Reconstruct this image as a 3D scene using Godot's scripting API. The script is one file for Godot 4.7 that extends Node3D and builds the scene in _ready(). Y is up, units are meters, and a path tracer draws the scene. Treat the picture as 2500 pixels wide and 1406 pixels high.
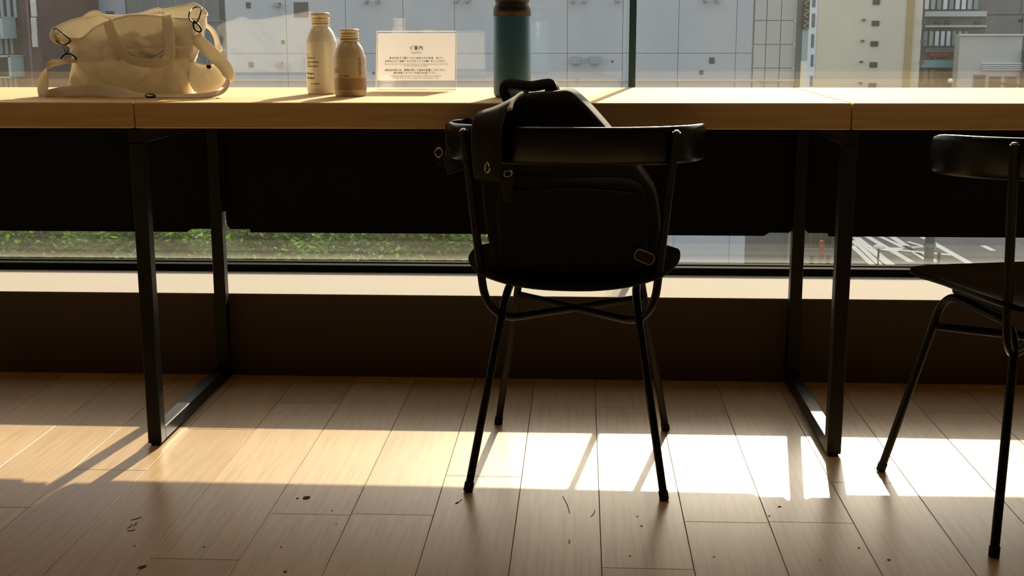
extends Node3D
# A window counter seen from a low seat: tables, chairs and bags inside, a street outside. Metres, y up, window towards -z.

var M := {}
var rng := RandomNumberGenerator.new()
const TOP := 0.7215      # height of the table tops
const GLASS := -3.45     # plane of the window glass
const STREET := -6.0     # street level, the room is on an upper floor
const SUN_AZ := 8.4
const SUN_EL := 25.7
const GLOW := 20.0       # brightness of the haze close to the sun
const FILL_LAMP := 0.5        # energy of each added fill lamp


func _ready() -> void:
	rng.seed = 11
	camera_and_light()
	materials()
	room()
	added_fill_lamps()
	windows()
	tables()
	chairs()
	things_on_the_table()
	backpack()
	street_scene()
	trees()


func camera_and_light() -> void:
	var cam := Camera3D.new()
	cam.name = "camera"
	cam.fov = 25.933
	cam.near = 0.05
	cam.far = 400.0
	cam.transform = Transform3D(Basis(Vector3(0.9985, -0.0019, -0.0546), Vector3(-0.0091, 0.9795, -0.2010), Vector3(0.0538, 0.2012, 0.9781)).orthonormalized(), Vector3(0, 0.86, 0))
	add_child(cam)
	cam.current = true
	var env := Environment.new()
	var sky := Sky.new()
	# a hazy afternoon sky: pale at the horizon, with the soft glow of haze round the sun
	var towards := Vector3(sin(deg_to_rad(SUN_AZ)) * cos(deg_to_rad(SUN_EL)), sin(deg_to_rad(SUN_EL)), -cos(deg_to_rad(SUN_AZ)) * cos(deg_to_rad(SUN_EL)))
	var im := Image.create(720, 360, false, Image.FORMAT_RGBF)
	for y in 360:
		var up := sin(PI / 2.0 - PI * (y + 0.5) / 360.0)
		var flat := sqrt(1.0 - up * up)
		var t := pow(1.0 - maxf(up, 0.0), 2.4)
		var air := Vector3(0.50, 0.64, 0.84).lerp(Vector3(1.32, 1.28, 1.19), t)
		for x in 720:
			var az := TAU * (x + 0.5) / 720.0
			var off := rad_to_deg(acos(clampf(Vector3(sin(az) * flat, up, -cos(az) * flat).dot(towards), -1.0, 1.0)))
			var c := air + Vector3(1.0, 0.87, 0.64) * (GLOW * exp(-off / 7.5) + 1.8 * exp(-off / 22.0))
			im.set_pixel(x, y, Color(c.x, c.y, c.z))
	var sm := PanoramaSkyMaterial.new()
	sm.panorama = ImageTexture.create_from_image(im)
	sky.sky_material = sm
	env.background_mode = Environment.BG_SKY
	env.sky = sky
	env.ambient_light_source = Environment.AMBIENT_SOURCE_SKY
	env.tonemap_mode = Environment.TONE_MAPPER_LINEAR
	env.tonemap_exposure = 1.0
	env.sdfgi_enabled = true
	env.ssao_enabled = true
	env.ssil_enabled = true
	var we := WorldEnvironment.new()
	we.name = "environment"
	we.environment = env
	add_child(we)
	var sun := DirectionalLight3D.new()
	sun.name = "sun"
	sun.light_color = Color(1.0, 0.935, 0.80)
	sun.light_energy = 3.35
	sun.light_angular_distance = 0.55
	sun.shadow_enabled = true
	add_child(sun)
	sun.rotation_degrees = Vector3(-SUN_EL, 180.0 - SUN_AZ, 0)


# ---------------------------------------------------------------- helpers

func added_fill_lamps() -> void:
	# two unseen warm lamps, added to brighten the shaded floor
	for x in [-1.15, 1.15]:
		var o := base("added_fill_lamp", Vector3(x, 2.775, -2.36))
		tag(o, "unseen warm fill lamp added above the aisle, %s of the viewer" % ("left" if x < 0 else "right"), "lamp", "added fill lamps")
		put("housing", chamfer_box(Vector3(1.5, 0.05, 0.12), 0.004), M.frame, o, Vector3(0, -0.025, 0))
		put("fill_panel", plain_box(Vector3(1.44, 0.006, 0.09)), M.fill_glow, o, Vector3(0, -0.053, 0))
		var l := AreaLight3D.new()
		l.name = "light"
		l.area_size = Vector2(1.44, 0.09)
		l.light_color = Color(1.0, 0.84, 0.66)
		l.light_energy = FILL_LAMP
		l.area_range = 12.0
		l.shadow_enabled = true
		o.add_child(l, true)
		l.position = Vector3(0, -0.06, 0)
		l.rotation.x = -PI / 2


func tag(o: Node, label := "", category := "", group := "", kind := "") -> Node:
	if label: o.set_meta("label", label)
	if category: o.set_meta("category", category)
	if group: o.set_meta("group", group)
	if kind: o.set_meta("kind", kind)
	return o


func numbered(called: String, parent: Node = self) -> String:
	if not parent.has_node(called): return called
	var i := 1
	while parent.has_node("%s_%03d" % [called, i]): i += 1
	return "%s_%03d" % [called, i]


func base(called: String, at := Vector3.ZERO, turn := 0.0, parent: Node = self) -> Node3D:
	var o := Node3D.new()
	o.name = numbered(called, parent)
	parent.add_child(o, true)
	o.position = at
	o.rotation.y = turn
	return o


func put(called: String, mesh: Mesh, mat: Material, parent: Node = self, at := Vector3.ZERO) -> MeshInstance3D:
	var o := MeshInstance3D.new()
	o.name = numbered(called, parent)
	o.mesh = mesh
	o.material_override = mat
	o.position = at
	parent.add_child(o, true)
	return o


func mat(c: Color, rough := 0.7, metal := 0.0) -> StandardMaterial3D:
	var m := StandardMaterial3D.new()
	m.albedo_color = c
	m.roughness = rough
	m.metallic = metal
	return m


func noise_tex(freq: float, w := 256, h := 256, octaves := 4, seed_ := 1, normal := false, ramp: Gradient = null, bump := 4.0) -> NoiseTexture2D:
	var n := FastNoiseLite.new()
	n.noise_type = FastNoiseLite.TYPE_SIMPLEX_SMOOTH
	n.frequency = freq
	n.fractal_octaves = octaves
	n.seed = seed_
	var t := NoiseTexture2D.new()
	t.width = w
	t.height = h
	t.seamless = true
	t.noise = n
	t.as_normal_map = normal
	t.bump_strength = bump
	if ramp: t.color_ramp = ramp
	return t


func ramp(a: Color, b: Color, c: Color) -> Gradient:
	var g := Gradient.new()
	g.offsets = PackedFloat32Array([0.0, 0.5, 1.0])
	g.colors = PackedColorArray([a, b, c])
	return g


func chamfer_box(size: Vector3, c: float) -> ArrayMesh:
	var st := SurfaceTool.new()
	st.begin(Mesh.PRIMITIVE_TRIANGLES)
	add_box(st, size, c, Vector3.ZERO)
	st.generate_normals()
	return st.commit()


func tri(st: SurfaceTool, a: Vector3, b: Vector3, c: Vector3, mid: Vector3) -> void:
	# wound so that the front looks away from mid
	if (c - a).cross(b - a).dot((a + b + c) / 3.0 - mid) < 0.0:
		var t := b
		b = c
		c = t
	st.add_vertex(a)
	st.add_vertex(b)
	st.add_vertex(c)


func add_box(st: SurfaceTool, size: Vector3, c: float, at: Vector3, turn := Basis.IDENTITY) -> void:
	st.set_smooth_group(-1)
	var h := size / 2.0
	c = minf(c, minf(h.x, minf(h.y, h.z)) * 0.9)
	var pt := func(sx: float, sy: float, sz: float, axis: int) -> Vector3:
		var p := Vector3(sx * h.x, sy * h.y, sz * h.z)
		for k in 3:
			if k != axis: p[k] -= signf(p[k]) * c
		return at + turn * p
	var quad := func(q: Array) -> void:
		tri(st, q[0], q[1], q[2], at)
		tri(st, q[0], q[2], q[3], at)
	for axis in 3:
		var u := (axis + 1) % 3
		var v := (axis + 2) % 3
		for s in [-1.0, 1.0]:
			var q := []
			for k in [[-1.0, -1.0], [1.0, -1.0], [1.0, 1.0], [-1.0, 1.0]]:
				var d := Vector3.ZERO
				d[axis] = s
				d[u] = k[0]
				d[v] = k[1]
				q.append(pt.call(d.x, d.y, d.z, axis))
			quad.call(q)
		if c > 0.0:
			for s in [-1.0, 1.0]:
				for r in [-1.0, 1.0]:
					var q := []
					for k in [[-1.0, u], [1.0, u], [1.0, v], [-1.0, v]]:
						var d := Vector3.ZERO
						d[axis] = k[0]
						d[u] = s
						d[v] = r
						q.append(pt.call(d.x, d.y, d.z, k[1]))
					quad.call(q)
	if c > 0.0:
		for sx in [-1.0, 1.0]:
			for sy in [-1.0, 1.0]:
				for sz in [-1.0, 1.0]:
					tri(st, pt.call(sx, sy, sz, 0), pt.call(sx, sy, sz, 1), pt.call(sx, sy, sz, 2), at)


func plain_box(size: Vector3) -> BoxMesh:
	var b := BoxMesh.new()
	b.size = size
	return b


# a grid of rows of points as a smooth sheet
func sheet(st: SurfaceTool, rows: Array, closed_rows := false, closed_columns := false, group := 0) -> void:
	st.set_smooth_group(group)
	var n: int = rows.size()
	var m: int = rows[0].size()
	for i in (n if closed_rows else n - 1):
		var a: PackedVector3Array = rows[i]
		var b: PackedVector3Array = rows[(i + 1) % n]
		for j in (m if closed_columns else m - 1):
			var k := (j + 1) % m
			for p in [a[j], b[j], b[k], a[j], b[k], a[k]]:
				st.add_vertex(p)


func fan(st: SurfaceTool, ring: PackedVector3Array, flip := false, group := 7) -> void:
	st.set_smooth_group(group)
	var mid := Vector3.ZERO
	for p in ring: mid += p
	mid /= ring.size()
	for j in ring.size():
		var k := (j + 1) % ring.size()
		st.add_vertex(mid)
		st.add_vertex(ring[k] if flip else ring[j])
		st.add_vertex(ring[j] if flip else ring[k])


func done(st: SurfaceTool) -> ArrayMesh:
	st.generate_normals()
	return st.commit()


func begin() -> SurfaceTool:
	var st := SurfaceTool.new()
	st.begin(Mesh.PRIMITIVE_TRIANGLES)
	return st


func curve(pts: Array, n := 6, closed := false) -> PackedVector3Array:
	var out := PackedVector3Array()
	var c := pts.size()
	for i in (c if closed else c - 1):
		var p0: Vector3 = pts[(i - 1 + c) % c] if closed or i > 0 else pts[0]
		var p1: Vector3 = pts[i]
		var p2: Vector3 = pts[(i + 1) % c]
		var p3: Vector3 = pts[(i + 2) % c] if closed or i + 2 < c else pts[c - 1]
		for k in n:
			out.append(p1.cubic_interpolate(p2, p0, p3, float(k) / n))
	if not closed: out.append(pts[c - 1])
	return out


func fillet(pts: Array, r: float, n := 8) -> PackedVector3Array:
	var out := PackedVector3Array([pts[0]])
	for i in range(1, pts.size() - 1):
		var p: Vector3 = pts[i]
		var a: Vector3 = p + (pts[i - 1] - p).normalized() * minf(r, (pts[i - 1] - p).length() * 0.49)
		var b: Vector3 = p + (pts[i + 1] - p).normalized() * minf(r, (pts[i + 1] - p).length() * 0.49)
		for k in n + 1:
			out.append(a.bezier_interpolate(a.lerp(p, 0.62), b.lerp(p, 0.62), b, float(k) / n))
	out.append(pts[pts.size() - 1])
	return out


func add_tube(st: SurfaceTool, path: PackedVector3Array, r: float, sides := 12, closed := false) -> void:
	var rows := []
	var n := path.size()
	var up := Vector3.UP
	for i in n:
		var a: Vector3 = path[(i - 1 + n) % n] if closed or i > 0 else path[0]
		var b: Vector3 = path[(i + 1) % n] if closed or i < n - 1 else path[n - 1]
		var t := (b - a).normalized()
		if i == 0:
			up = Vector3.UP if absf(t.y) < 0.9 else Vector3.RIGHT
		up = (up - t * up.dot(t)).normalized()
		var s := t.cross(up)
		var row := PackedVector3Array()
		for k in sides:
			var w := TAU * k / sides
			row.append(lift(path[i] + (s * cos(w) + up * sin(w)) * r))
		rows.append(row)
	sheet(st, rows, closed, true)
	if not closed:
		fan(st, rows[0], true)
		fan(st, rows[n - 1], false)


func lift(p: Vector3) -> Vector3:
	return Vector3(p.x, maxf(p.y, rest_y), p.z)


func tube(path: PackedVector3Array, r: float, sides := 12, closed := false) -> ArrayMesh:
	var st := begin()
	add_tube(st, path, r, sides, closed)
	return done(st)


var rest_y := -1000.0   # nothing of a strap or tube goes below this height


# a strap: a flat section with rounded edges swept along path; across[i] is the direction of its width
func add_strap(st: SurfaceTool, path: PackedVector3Array, across: PackedVector3Array, width: float, thick: float, closed := false) -> void:
	var rows := []
	var n := path.size()
	for i in n:
		var a: Vector3 = path[(i - 1 + n) % n] if closed or i > 0 else path[0]
		var b: Vector3 = path[(i + 1) % n] if closed or i < n - 1 else path[n - 1]
		var t := (b - a).normalized()
		var w := (across[i] - t * across[i].dot(t)).normalized()
		var u := t.cross(w)
		var row := PackedVector3Array()
		for k in [[-1.0, -0.4], [-0.9, -1.0], [-0.45, -0.93], [0.0, -0.9], [0.45, -0.93], [0.9, -1.0], [1.0, -0.4], [1.0, 0.4], [0.9, 1.0], [0.45, 0.93], [0.0, 0.9], [-0.45, 0.93], [-0.9, 1.0], [-1.0, 0.4]]:
			row.append(lift(path[i] + w * (k[0] * width / 2.0) + u * (k[1] * thick / 2.0)))
		rows.append(row)
	sheet(st, rows, closed, true)
	if not closed:
		fan(st, rows[0], true)
		fan(st, rows[n - 1], false)


func strap(pts: Array, across: Array, width: float, thick: float, n := 6, closed := false) -> ArrayMesh:
	var st := begin()
	add_strap(st, curve(pts, n, closed), curve(across, n, closed), width, thick, closed)
	return done(st)


func lathe(profile: Array, seg := 40, smooth_profile := false) -> ArrayMesh:
	var st := begin()
	for i in profile.size() - 1:
		var p: Vector2 = profile[i]
		var q: Vector2 = profile[i + 1]
		var rows := []
		for e in [p, q]:
			var row := PackedVector3Array()
			for k in seg:
				var w := TAU * k / seg
				row.append(Vector3(cos(w) * e.x, e.y, sin(w) * e.x))
			rows.append(row)
		sheet(st, rows, false, true, 0 if smooth_profile else i % 2)
	return done(st)


# an outline (x, y) between z0 and z1 with rounded rims
func slab(outline: PackedVector2Array, z0: float, z1: float, bevel: float, steps := 3) -> ArrayMesh:
	var st := begin()
	var n := outline.size()
	var area := 0.0
	for i in n: area += outline[i].cross(outline[(i + 1) % n])
	var sgn := 1.0 if area > 0.0 else -1.0
	var inset := func(d: float, z: float) -> PackedVector3Array:
		var row := PackedVector3Array()
		for i in n:
			var e1 := (outline[i] - outline[(i - 1 + n) % n]).normalized()
			var e2 := (outline[(i + 1) % n] - outline[i]).normalized()
			var nn := (Vector2(-e1.y, e1.x) + Vector2(-e2.y, e2.x)).normalized() * sgn
			var p := outline[i] + nn * d
			row.append(Vector3(p.x, p.y, z))
		return row
	var rows := []
	for k in steps + 1:
		var w := PI / 2.0 * k / steps
		rows.append(inset.call(bevel * (1.0 - sin(w)), z0 + bevel * (1.0 - cos(w))))
	for k in steps + 1:
		var w := PI / 2.0 * (steps - k) / steps
		rows.append(inset.call(bevel * (1.0 - sin(w)), z1 - bevel * (1.0 - cos(w))))
	sheet(st, rows, false, true)
	for side in 2:
		var ring: PackedVector3Array = rows[0] if side == 0 else rows[rows.size() - 1]
		var flat := PackedVector2Array()
		for p in ring: flat.append(Vector2(p.x, p.y))
		st.set_smooth_group(3)
		var t := Geometry2D.triangulate_polygon(flat)
		for k in range(0, t.size(), 3):
			for e in ([0, 1, 2] if side == 0 else [0, 2, 1]):
				st.add_vertex(ring[t[k + e]])
	return done(st)


func round_rect(w: float, h: float, r: float, n := 5) -> PackedVector2Array:
	var out := PackedVector2Array()
	for c in [[1, 1, 0.0], [-1, 1, 90.0], [-1, -1, 180.0], [1, -1, 270.0]]:
		for k in n + 1:
			var a := deg_to_rad(c[2] + 90.0 * k / n)
			out.append(Vector2(c[0] * (w / 2.0 - r) + cos(a) * r, c[1] * (h / 2.0 - r) + sin(a) * r))
	return out


func smooth_outline(pts: Array, n := 4) -> PackedVector2Array:
	var p3 := []
	for p in pts: p3.append(Vector3(p.x, p.y, 0))
	var out := PackedVector2Array()
	for p in curve(p3, n, true): out.append(Vector2(p.x, p.y))
	return out


# ---------------------------------------------------------------- materials

func wood(c: Color, scale: Vector3, seed_: int, rough: float, contrast := 0.16) -> StandardMaterial3D:
	var m := mat(c, rough)
	m.albedo_texture = noise_tex(0.016, 256, 256, 5, seed_, false, ramp(Color.WHITE.darkened(contrast * 1.6), Color.WHITE.darkened(contrast * 0.5), Color.WHITE))
	m.uv1_triplanar = true
	m.uv1_scale = scale
	m.uv1_offset = Vector3(seed_ * 0.37, seed_ * 0.11, seed_ * 0.73)
	return m


func materials() -> void:
	for k in 4:
		var tone: Color = [Color(0.80, 0.685, 0.52), Color(0.78, 0.66, 0.495), Color(0.82, 0.705, 0.545), Color(0.77, 0.655, 0.50)][k]
		var pm := wood(tone, Vector3(16.0, 16.0, 0.9), 3 + k, 0.33, 0.08)
		pm.metallic_specular = 0.71
		M["plank%d" % k] = pm
	M.counter = wood(Color(0.845, 0.72, 0.53), Vector3(0.9, 14.0, 14.0), 21, 0.75, 0.07)
	M.counter.metallic_specular = 0.2
	M.wall = mat(Color(0.36, 0.34, 0.31), 0.85)
	M.ceiling = mat(Color(0.40, 0.385, 0.36), 0.9)
	M.low_wall = mat(Color(0.30, 0.255, 0.20), 0.75)
	M.ledge = mat(Color(0.68, 0.655, 0.62), 0.9)
	M.ledge.metallic_specular = 0.12
	M.frame = mat(Color(0.085, 0.085, 0.075), 0.85)
	M.frame.metallic_specular = 0.12
	M.gap = mat(Color(0.10, 0.075, 0.05), 0.9)
	M.black = mat(Color(0.024, 0.026, 0.028), 0.42)
	M.black.metallic_specular = 0.4
	M.panel = mat(Color(0.018, 0.019, 0.019), 0.75)
	M.panel.metallic_specular = 0.3
	M.chair = mat(Color(0.022, 0.021, 0.02), 0.26)
	M.chair_tube = mat(Color(0.022, 0.022, 0.022), 0.4)
	M.chair_tube.metallic_specular = 0.35
	M.hood = mat(Color(0.58, 0.60, 0.61), 0.8)
	M.chair_seat = mat(Color(0.018, 0.018, 0.018), 0.5)
	M.chair_seat.metallic_specular = 0.25
	M.rubber = mat(Color(0.04, 0.04, 0.04), 0.8)
	M.pack = mat(Color(0.045, 0.043, 0.042), 0.85)
	M.pack.rim_enabled = true
	M.pack.rim = 0.25
	M.pack_web = mat(Color(0.08, 0.078, 0.074), 0.75)
	M.pack_edge = mat(Color(0.72, 0.70, 0.66), 0.95)  # felt, lightened to stand in for sunlight on the strap edge
	M.fill_glow = mat(Color(0.9, 0.88, 0.82), 0.6)  # glowing face of the added fill lamps
	M.fill_glow.emission_enabled = true
	M.fill_glow.emission = Color(1.0, 0.86, 0.66)
	M.fill_glow.emission_energy_multiplier = 1.5
	M.steel = mat(Color(0.75, 0.73, 0.68), 0.25, 1.0)
	M.patch = mat(Color(0.14, 0.05, 0.03), 0.7)
	M.patch_rim = mat(Color(0.66, 0.61, 0.54), 0.7)
	M.glass = mat(Color(0.9, 0.95, 0.93, 0.015), 0.0)
	M.glass.transparency = BaseMaterial3D.TRANSPARENCY_ALPHA
	M.fin_edge = mat(Color(0.02, 0.20, 0.14, 0.82), 0.3)
	M.fin_edge.transparency = BaseMaterial3D.TRANSPARENCY_ALPHA
	M.fin_side = mat(Color(0.55, 0.8, 0.68, 0.10), 0.3)
	M.fin_side.transparency = BaseMaterial3D.TRANSPARENCY_ALPHA
	var im := Image.create(1024, 1024, false, Image.FORMAT_RGBA8)
	var fine := FastNoiseLite.new()
	fine.frequency = 0.006
	fine.fractal_octaves = 4
	for y in 1024:
		for x in 1024:
			im.set_pixel(x, y, Color(1, 1, 1, clampf(0.028 + 0.016 * fine.get_noise_2d(x, y * 0.5), 0.0, 1.0)))
	for k in 420:
		var x := rng.randi_range(4, 1019)
		var y := rng.randi_range(4, 1019)
		var l := rng.randi_range(1, 5) if k % 3 == 0 else 1
		var op := rng.randf_range(0.08, 0.3)
		for j in l:
			im.set_pixel(x, mini(y + j, 1023), Color(1, 1, 1, op))
			if k % 7 == 0: im.set_pixel(x + 1, mini(y + j, 1023), Color(1, 1, 1, op * 0.7))
	M.dust = mat(Color(0.86, 0.84, 0.78), 0.9)
	M.dust.albedo_texture = ImageTexture.create_from_image(im)
	M.dust.transparency = BaseMaterial3D.TRANSPARENCY_ALPHA
	M.dust.backlight_enabled = true
	M.dust.backlight = Color(1, 1, 1)
	var im2 := Image.create(8, 64, false, Image.FORMAT_RGBA8)
	for y in 64:
		for x in 8:
			im2.set_pixel(x, y, Color(1, 1, 1, 0.24 * pow(y / 63.0, 2.2)))
	M.dirt = M.dust.duplicate()
	M.dirt.albedo_texture = ImageTexture.create_from_image(im2)
	M.dirt.texture_repeat = false
	M.acrylic = mat(Color(0.95, 0.96, 0.95, 0.06), 0.0)
	M.acrylic.transparency = BaseMaterial3D.TRANSPARENCY_ALPHA
	var canvas := mat(Color(0.915, 0.89, 0.84), 0.92)
	canvas.backlight_enabled = true
	canvas.backlight = Color(0.62, 0.60, 0.535)
	canvas.normal_enabled = true
	canvas.normal_texture = noise_tex(0.12, 256, 256, 2, 5, true, null, 2.0)
	canvas.normal_scale = 0.25
	canvas.uv1_triplanar = true
	canvas.uv1_scale = Vector3(14, 14, 14)
	M.canvas = canvas
	M.bronze = mat(Color(0.16, 0.12, 0.08), 0.4, 0.8)
	M.bottle_cap = mat(Color(0.86, 0.82, 0.73), 0.4, 0.2)
	M.bottle_pale = mat(Color(0.87, 0.86, 0.81), 0.38, 0.1)
	M.bottle_tan = mat(Color(0.75, 0.705, 0.62), 0.35, 0.1)
	M.bottle_band = mat(Color(0.61, 0.515, 0.38), 0.35, 0.1)
	M.teal = mat(Color(0.24, 0.42, 0.55), 0.38, 0.1)
	M.lid = mat(Color(0.07, 0.065, 0.06), 0.45)
	M.acrylic_edge = mat(Color(0.97, 0.97, 0.96), 0.3)
	M.acrylic_edge.backlight_enabled = true
	M.acrylic_edge.backlight = Color(0.9, 0.9, 0.9)
	M.paper = mat(Color(0.94, 0.925, 0.89), 0.9)
	M.paper.backlight_enabled = true
	M.paper.backlight = Color(0.9, 0.9, 0.92)
	M.ink = mat(Color(0.22, 0.20, 0.13), 0.9)
	M.ink_pale = mat(Color(0.50, 0.45, 0.34), 0.9)


# ---------------------------------------------------------------- the room

func room() -> void:
	var fl := base("floor")
	tag(fl, "pale oak plank floor with thin dark joints and worn marks", "", "", "structure")
	put("subfloor", plain_box(Vector3(7.2, 0.12, 7.2)), M.gap, fl, Vector3(0.0, -0.075, 0.4))
	var first := -1.16365
	var w := 0.150514
	var starts := [-2.128, -2.335, -2.603, -1.917, -2.122]     # joints of five rows, then again
	var long := 0.89
	var meshes := {}
	for row in range(-11, 27):
		var x0 := first + row * w
		if x0 < -2.75 or x0 > 2.6: continue
		var z := -3.05
		var joint: float = starts[posmod(row, 5)]
		while joint > -3.03: joint -= long
		joint += long
		while z < 2.4:
			var e := minf(joint, 2.4)
			var l := e - z
			var key := snappedf(l, 0.001)
			if not meshes.has(key):
				meshes[key] = chamfer_box(Vector3(w - 0.0010, 0.015, l - 0.0010), 0.0006)
			put("plank", meshes[key], M["plank%d" % rng.randi_range(0, 3)], fl, Vector3(x0 + w / 2.0, -0.0075, z + l / 2.0))
			z = e
			joint += long
	# scuffs, a knot and bits of grit that lie on the boards
	var mark := mat(Color(0.30, 0.23, 0.16), 0.9)
	var st := begin()
	for spot in [[Vector3(-0.5098, 0, -2.203), 0.008], [Vector3(-0.5258, 0, -2.198), 0.003], [Vector3(-0.4484, 0, -2.1403), 0.002], [Vector3(-0.4289, 0, -2.079), 0.0015], [Vector3(-0.5026, -0, -1.9722), 0.0018], [Vector3(-0.713, -0, -1.8801), 0.006], [Vector3(-0.7094, -0, -1.8835), 0.004], [Vector3(-0.7547, 0, -1.9647), 0.002], [Vector3(-0.6348, 0, -1.9673), 0.002], [Vector3(-0.6397, -0, -2.1149), 0.0016], [Vector3(0.1083, 0, -2.1405), 0.0018], [Vector3(0.1137, 0, -2.0968), 0.002], [Vector3(0.0885, 0, -1.9663), 0.002], [Vector3(0.2275, -0, -1.9683), 0.0016], [Vector3(0.5164, 0, -1.9713), 0.003], [Vector3(0.4774, 0, -2.0181), 0.002], [Vector3(0.4022, -0, -1.9639), 0.0018], [Vector3(0.3721, 0, -2.2014), 0.003], [Vector3(0.3465, 0, -2.1543), 0.002], [Vector3(-0.4733, 0, -1.8748), 0.003]]:
		var r: float = spot[1]
		var ring := PackedVector3Array()
		for k in 9:
			var a := TAU * k / 9
			ring.append(spot[0] + Vector3(cos(a) * r * rng.randf_range(0.8, 1.3), 0.0006, sin(a) * r * rng.randf_range(0.8, 1.3)))
		fan(st, ring)
	put("scuff_mark", done(st), mark, fl)
	var st2 := begin()
	for sc in [[Vector3(-0.8024, 0, -2.0775), Vector3(-0.7879, 0, -2.0937)], [Vector3(-0.7948, 0, -2.04), Vector3(-0.7927, -0, -2.0589)], [Vector3(-0.7886, 0, -2.0534), Vector3(-0.7874, 0, -2.0668)], [Vector3(-0.7902, 0, -2.0291), Vector3(-0.7784, 0, -2.0353)], [Vector3(-0.2259, 0, -2.19), Vector3(-0.2162, -0, -2.2092)], [Vector3(-0.227, 0, -2.1858), Vector3(-0.2211, 0, -2.1965)], [Vector3(-0.0277, 0, -2.2334), Vector3(-0.0138, 0, -2.1481)], [Vector3(-0.0148, 0, -2.0283), Vector3(-0.0146, 0, -2.0124)], [Vector3(0.0318, 0, -2.1683), Vector3(0.0241, 0, -2.1343)]]:
		add_tube(st2, PackedVector3Array([sc[0], sc[0].lerp(sc[1], 0.5) + Vector3(0.002, 0.0003, 0.001), sc[1]]), 0.0008, 5)
	put("scratch", done(st2), mark, fl)

	for s in [["wall_left", Vector3(0.15, 2.9, 6.2), Vector3(-2.85, 1.4, -0.6), "plain grey wall at the left end of the room"], ["wall_right", Vector3(0.15, 2.9, 6.2), Vector3(2.85, 1.4, -0.6), "plain grey wall at the right end of the room"], ["wall_back", Vector3(5.9, 2.9, 0.15), Vector3(0, 1.4, 2.45), "plain grey wall behind the viewer"]]:
		tag(put(s[0], plain_box(s[1]), M.wall, self, s[2]), s[3], "", "", "structure")
	tag(put("ceiling", plain_box(Vector3(5.9, 0.15, 6.2)), M.ceiling, self, Vector3(0, 2.85, -0.6)), "plain ceiling of the room", "", "", "structure")
	# under the window: a low wall, its pale ledge; above it a header
	var fr := base("wall_front")
	tag(fr, "low brown wall under the window with a pale sunlit ledge on top", "", "", "structure")
	put("low_wall", chamfer_box(Vector3(5.6, 0.3148, 0.46), 0.001), M.low_wall, fr, Vector3(0, 0.0534, -3.276))
	tag(put("ledge", chamfer_box(Vector3(5.6, 0.002, 0.458), 0.0004), M.ledge, fr, Vector3(0, 0.2115, -3.277)), "pale sunlit window ledge")
	put("outer_wall", plain_box(Vector3(5.8, 1.0, 0.2)), M.wall, fr, Vector3(0, -0.4, -3.61))
	put("header", plain_box(Vector3(5.6, 0.75, 0.35)), M.wall, fr, Vector3(0, 2.43, -3.4))


func windows() -> void:
	var xs := [-2.775, 0.1275, 2.775]
	var names := ["wide clear window pane left of the green fin, behind the table things", "wide clear dusty window pane right of the green fin"]
	for k in 2:
		var w := base("window_%d" % (k + 1), Vector3((xs[k] + xs[k + 1]) / 2.0, 0.2125, GLASS))
		tag(w, names[k], "", "", "structure")
		var width: float = xs[k + 1] - xs[k]
		put("sill_rail", chamfer_box(Vector3(width, 0.0195, 0.034), 0.0006), M.frame, w, Vector3(0, 0.01, 0.093))
		put("glazing_stop", chamfer_box(Vector3(width, 0.0225, 0.020), 0.0006), M.frame, w, Vector3(0, 0.0115, 0.065))
		put("glazing_bead", chamfer_box(Vector3(width, 0.0160, 0.028), 0.0006), M.frame, w, Vector3(0, 0.008, 0.028))
		put("head_rail", chamfer_box(Vector3(width, 0.05, 0.09), 0.002), M.frame, w, Vector3(0, 1.83, 0.03))
		put("pane", plain_box(Vector3(width - 0.010, 1.85, 0.010)), M.glass, w, Vector3(0, 0.925, -0.005))
		var film := PlaneMesh.new()
		film.orientation = PlaneMesh.FACE_Z
		film.size = Vector2(width - 0.014, 1.80)
		var dm: StandardMaterial3D = M.dust.duplicate()
		dm.uv1_scale = Vector3((width - 0.014) / 0.9, 2.0, 1)
		tag(put("dust_film", film, dm, w, Vector3(0, 0.935, -0.011)), "", "", "", "stuff")
		var low := PlaneMesh.new()
		low.orientation = PlaneMesh.FACE_Z
		low.size = Vector2(width - 0.014, 0.044)
		tag(put("dirt_band", low, M.dirt, w, Vector3(0, 0.036, -0.012)), "", "", "", "stuff")
	var f := base("trim_1", Vector3(0.1275, 0.2125, -3.33))
	tag(f, "upright green edged glass fin standing right of the blue flask", "", "", "structure")
	for s in [-1, 1]:
		put("glass_side", plain_box(Vector3(0.0012, 1.84, 0.222)), M.fin_side, f, Vector3(s * 0.0081, 0.92, 0.002))
	put("glass_edge", plain_box(Vector3(0.0174, 1.84, 0.004)), M.fin_edge, f, Vector3(0, 0.92, 0.1155))


# ---------------------------------------------------------------- tables

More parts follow.
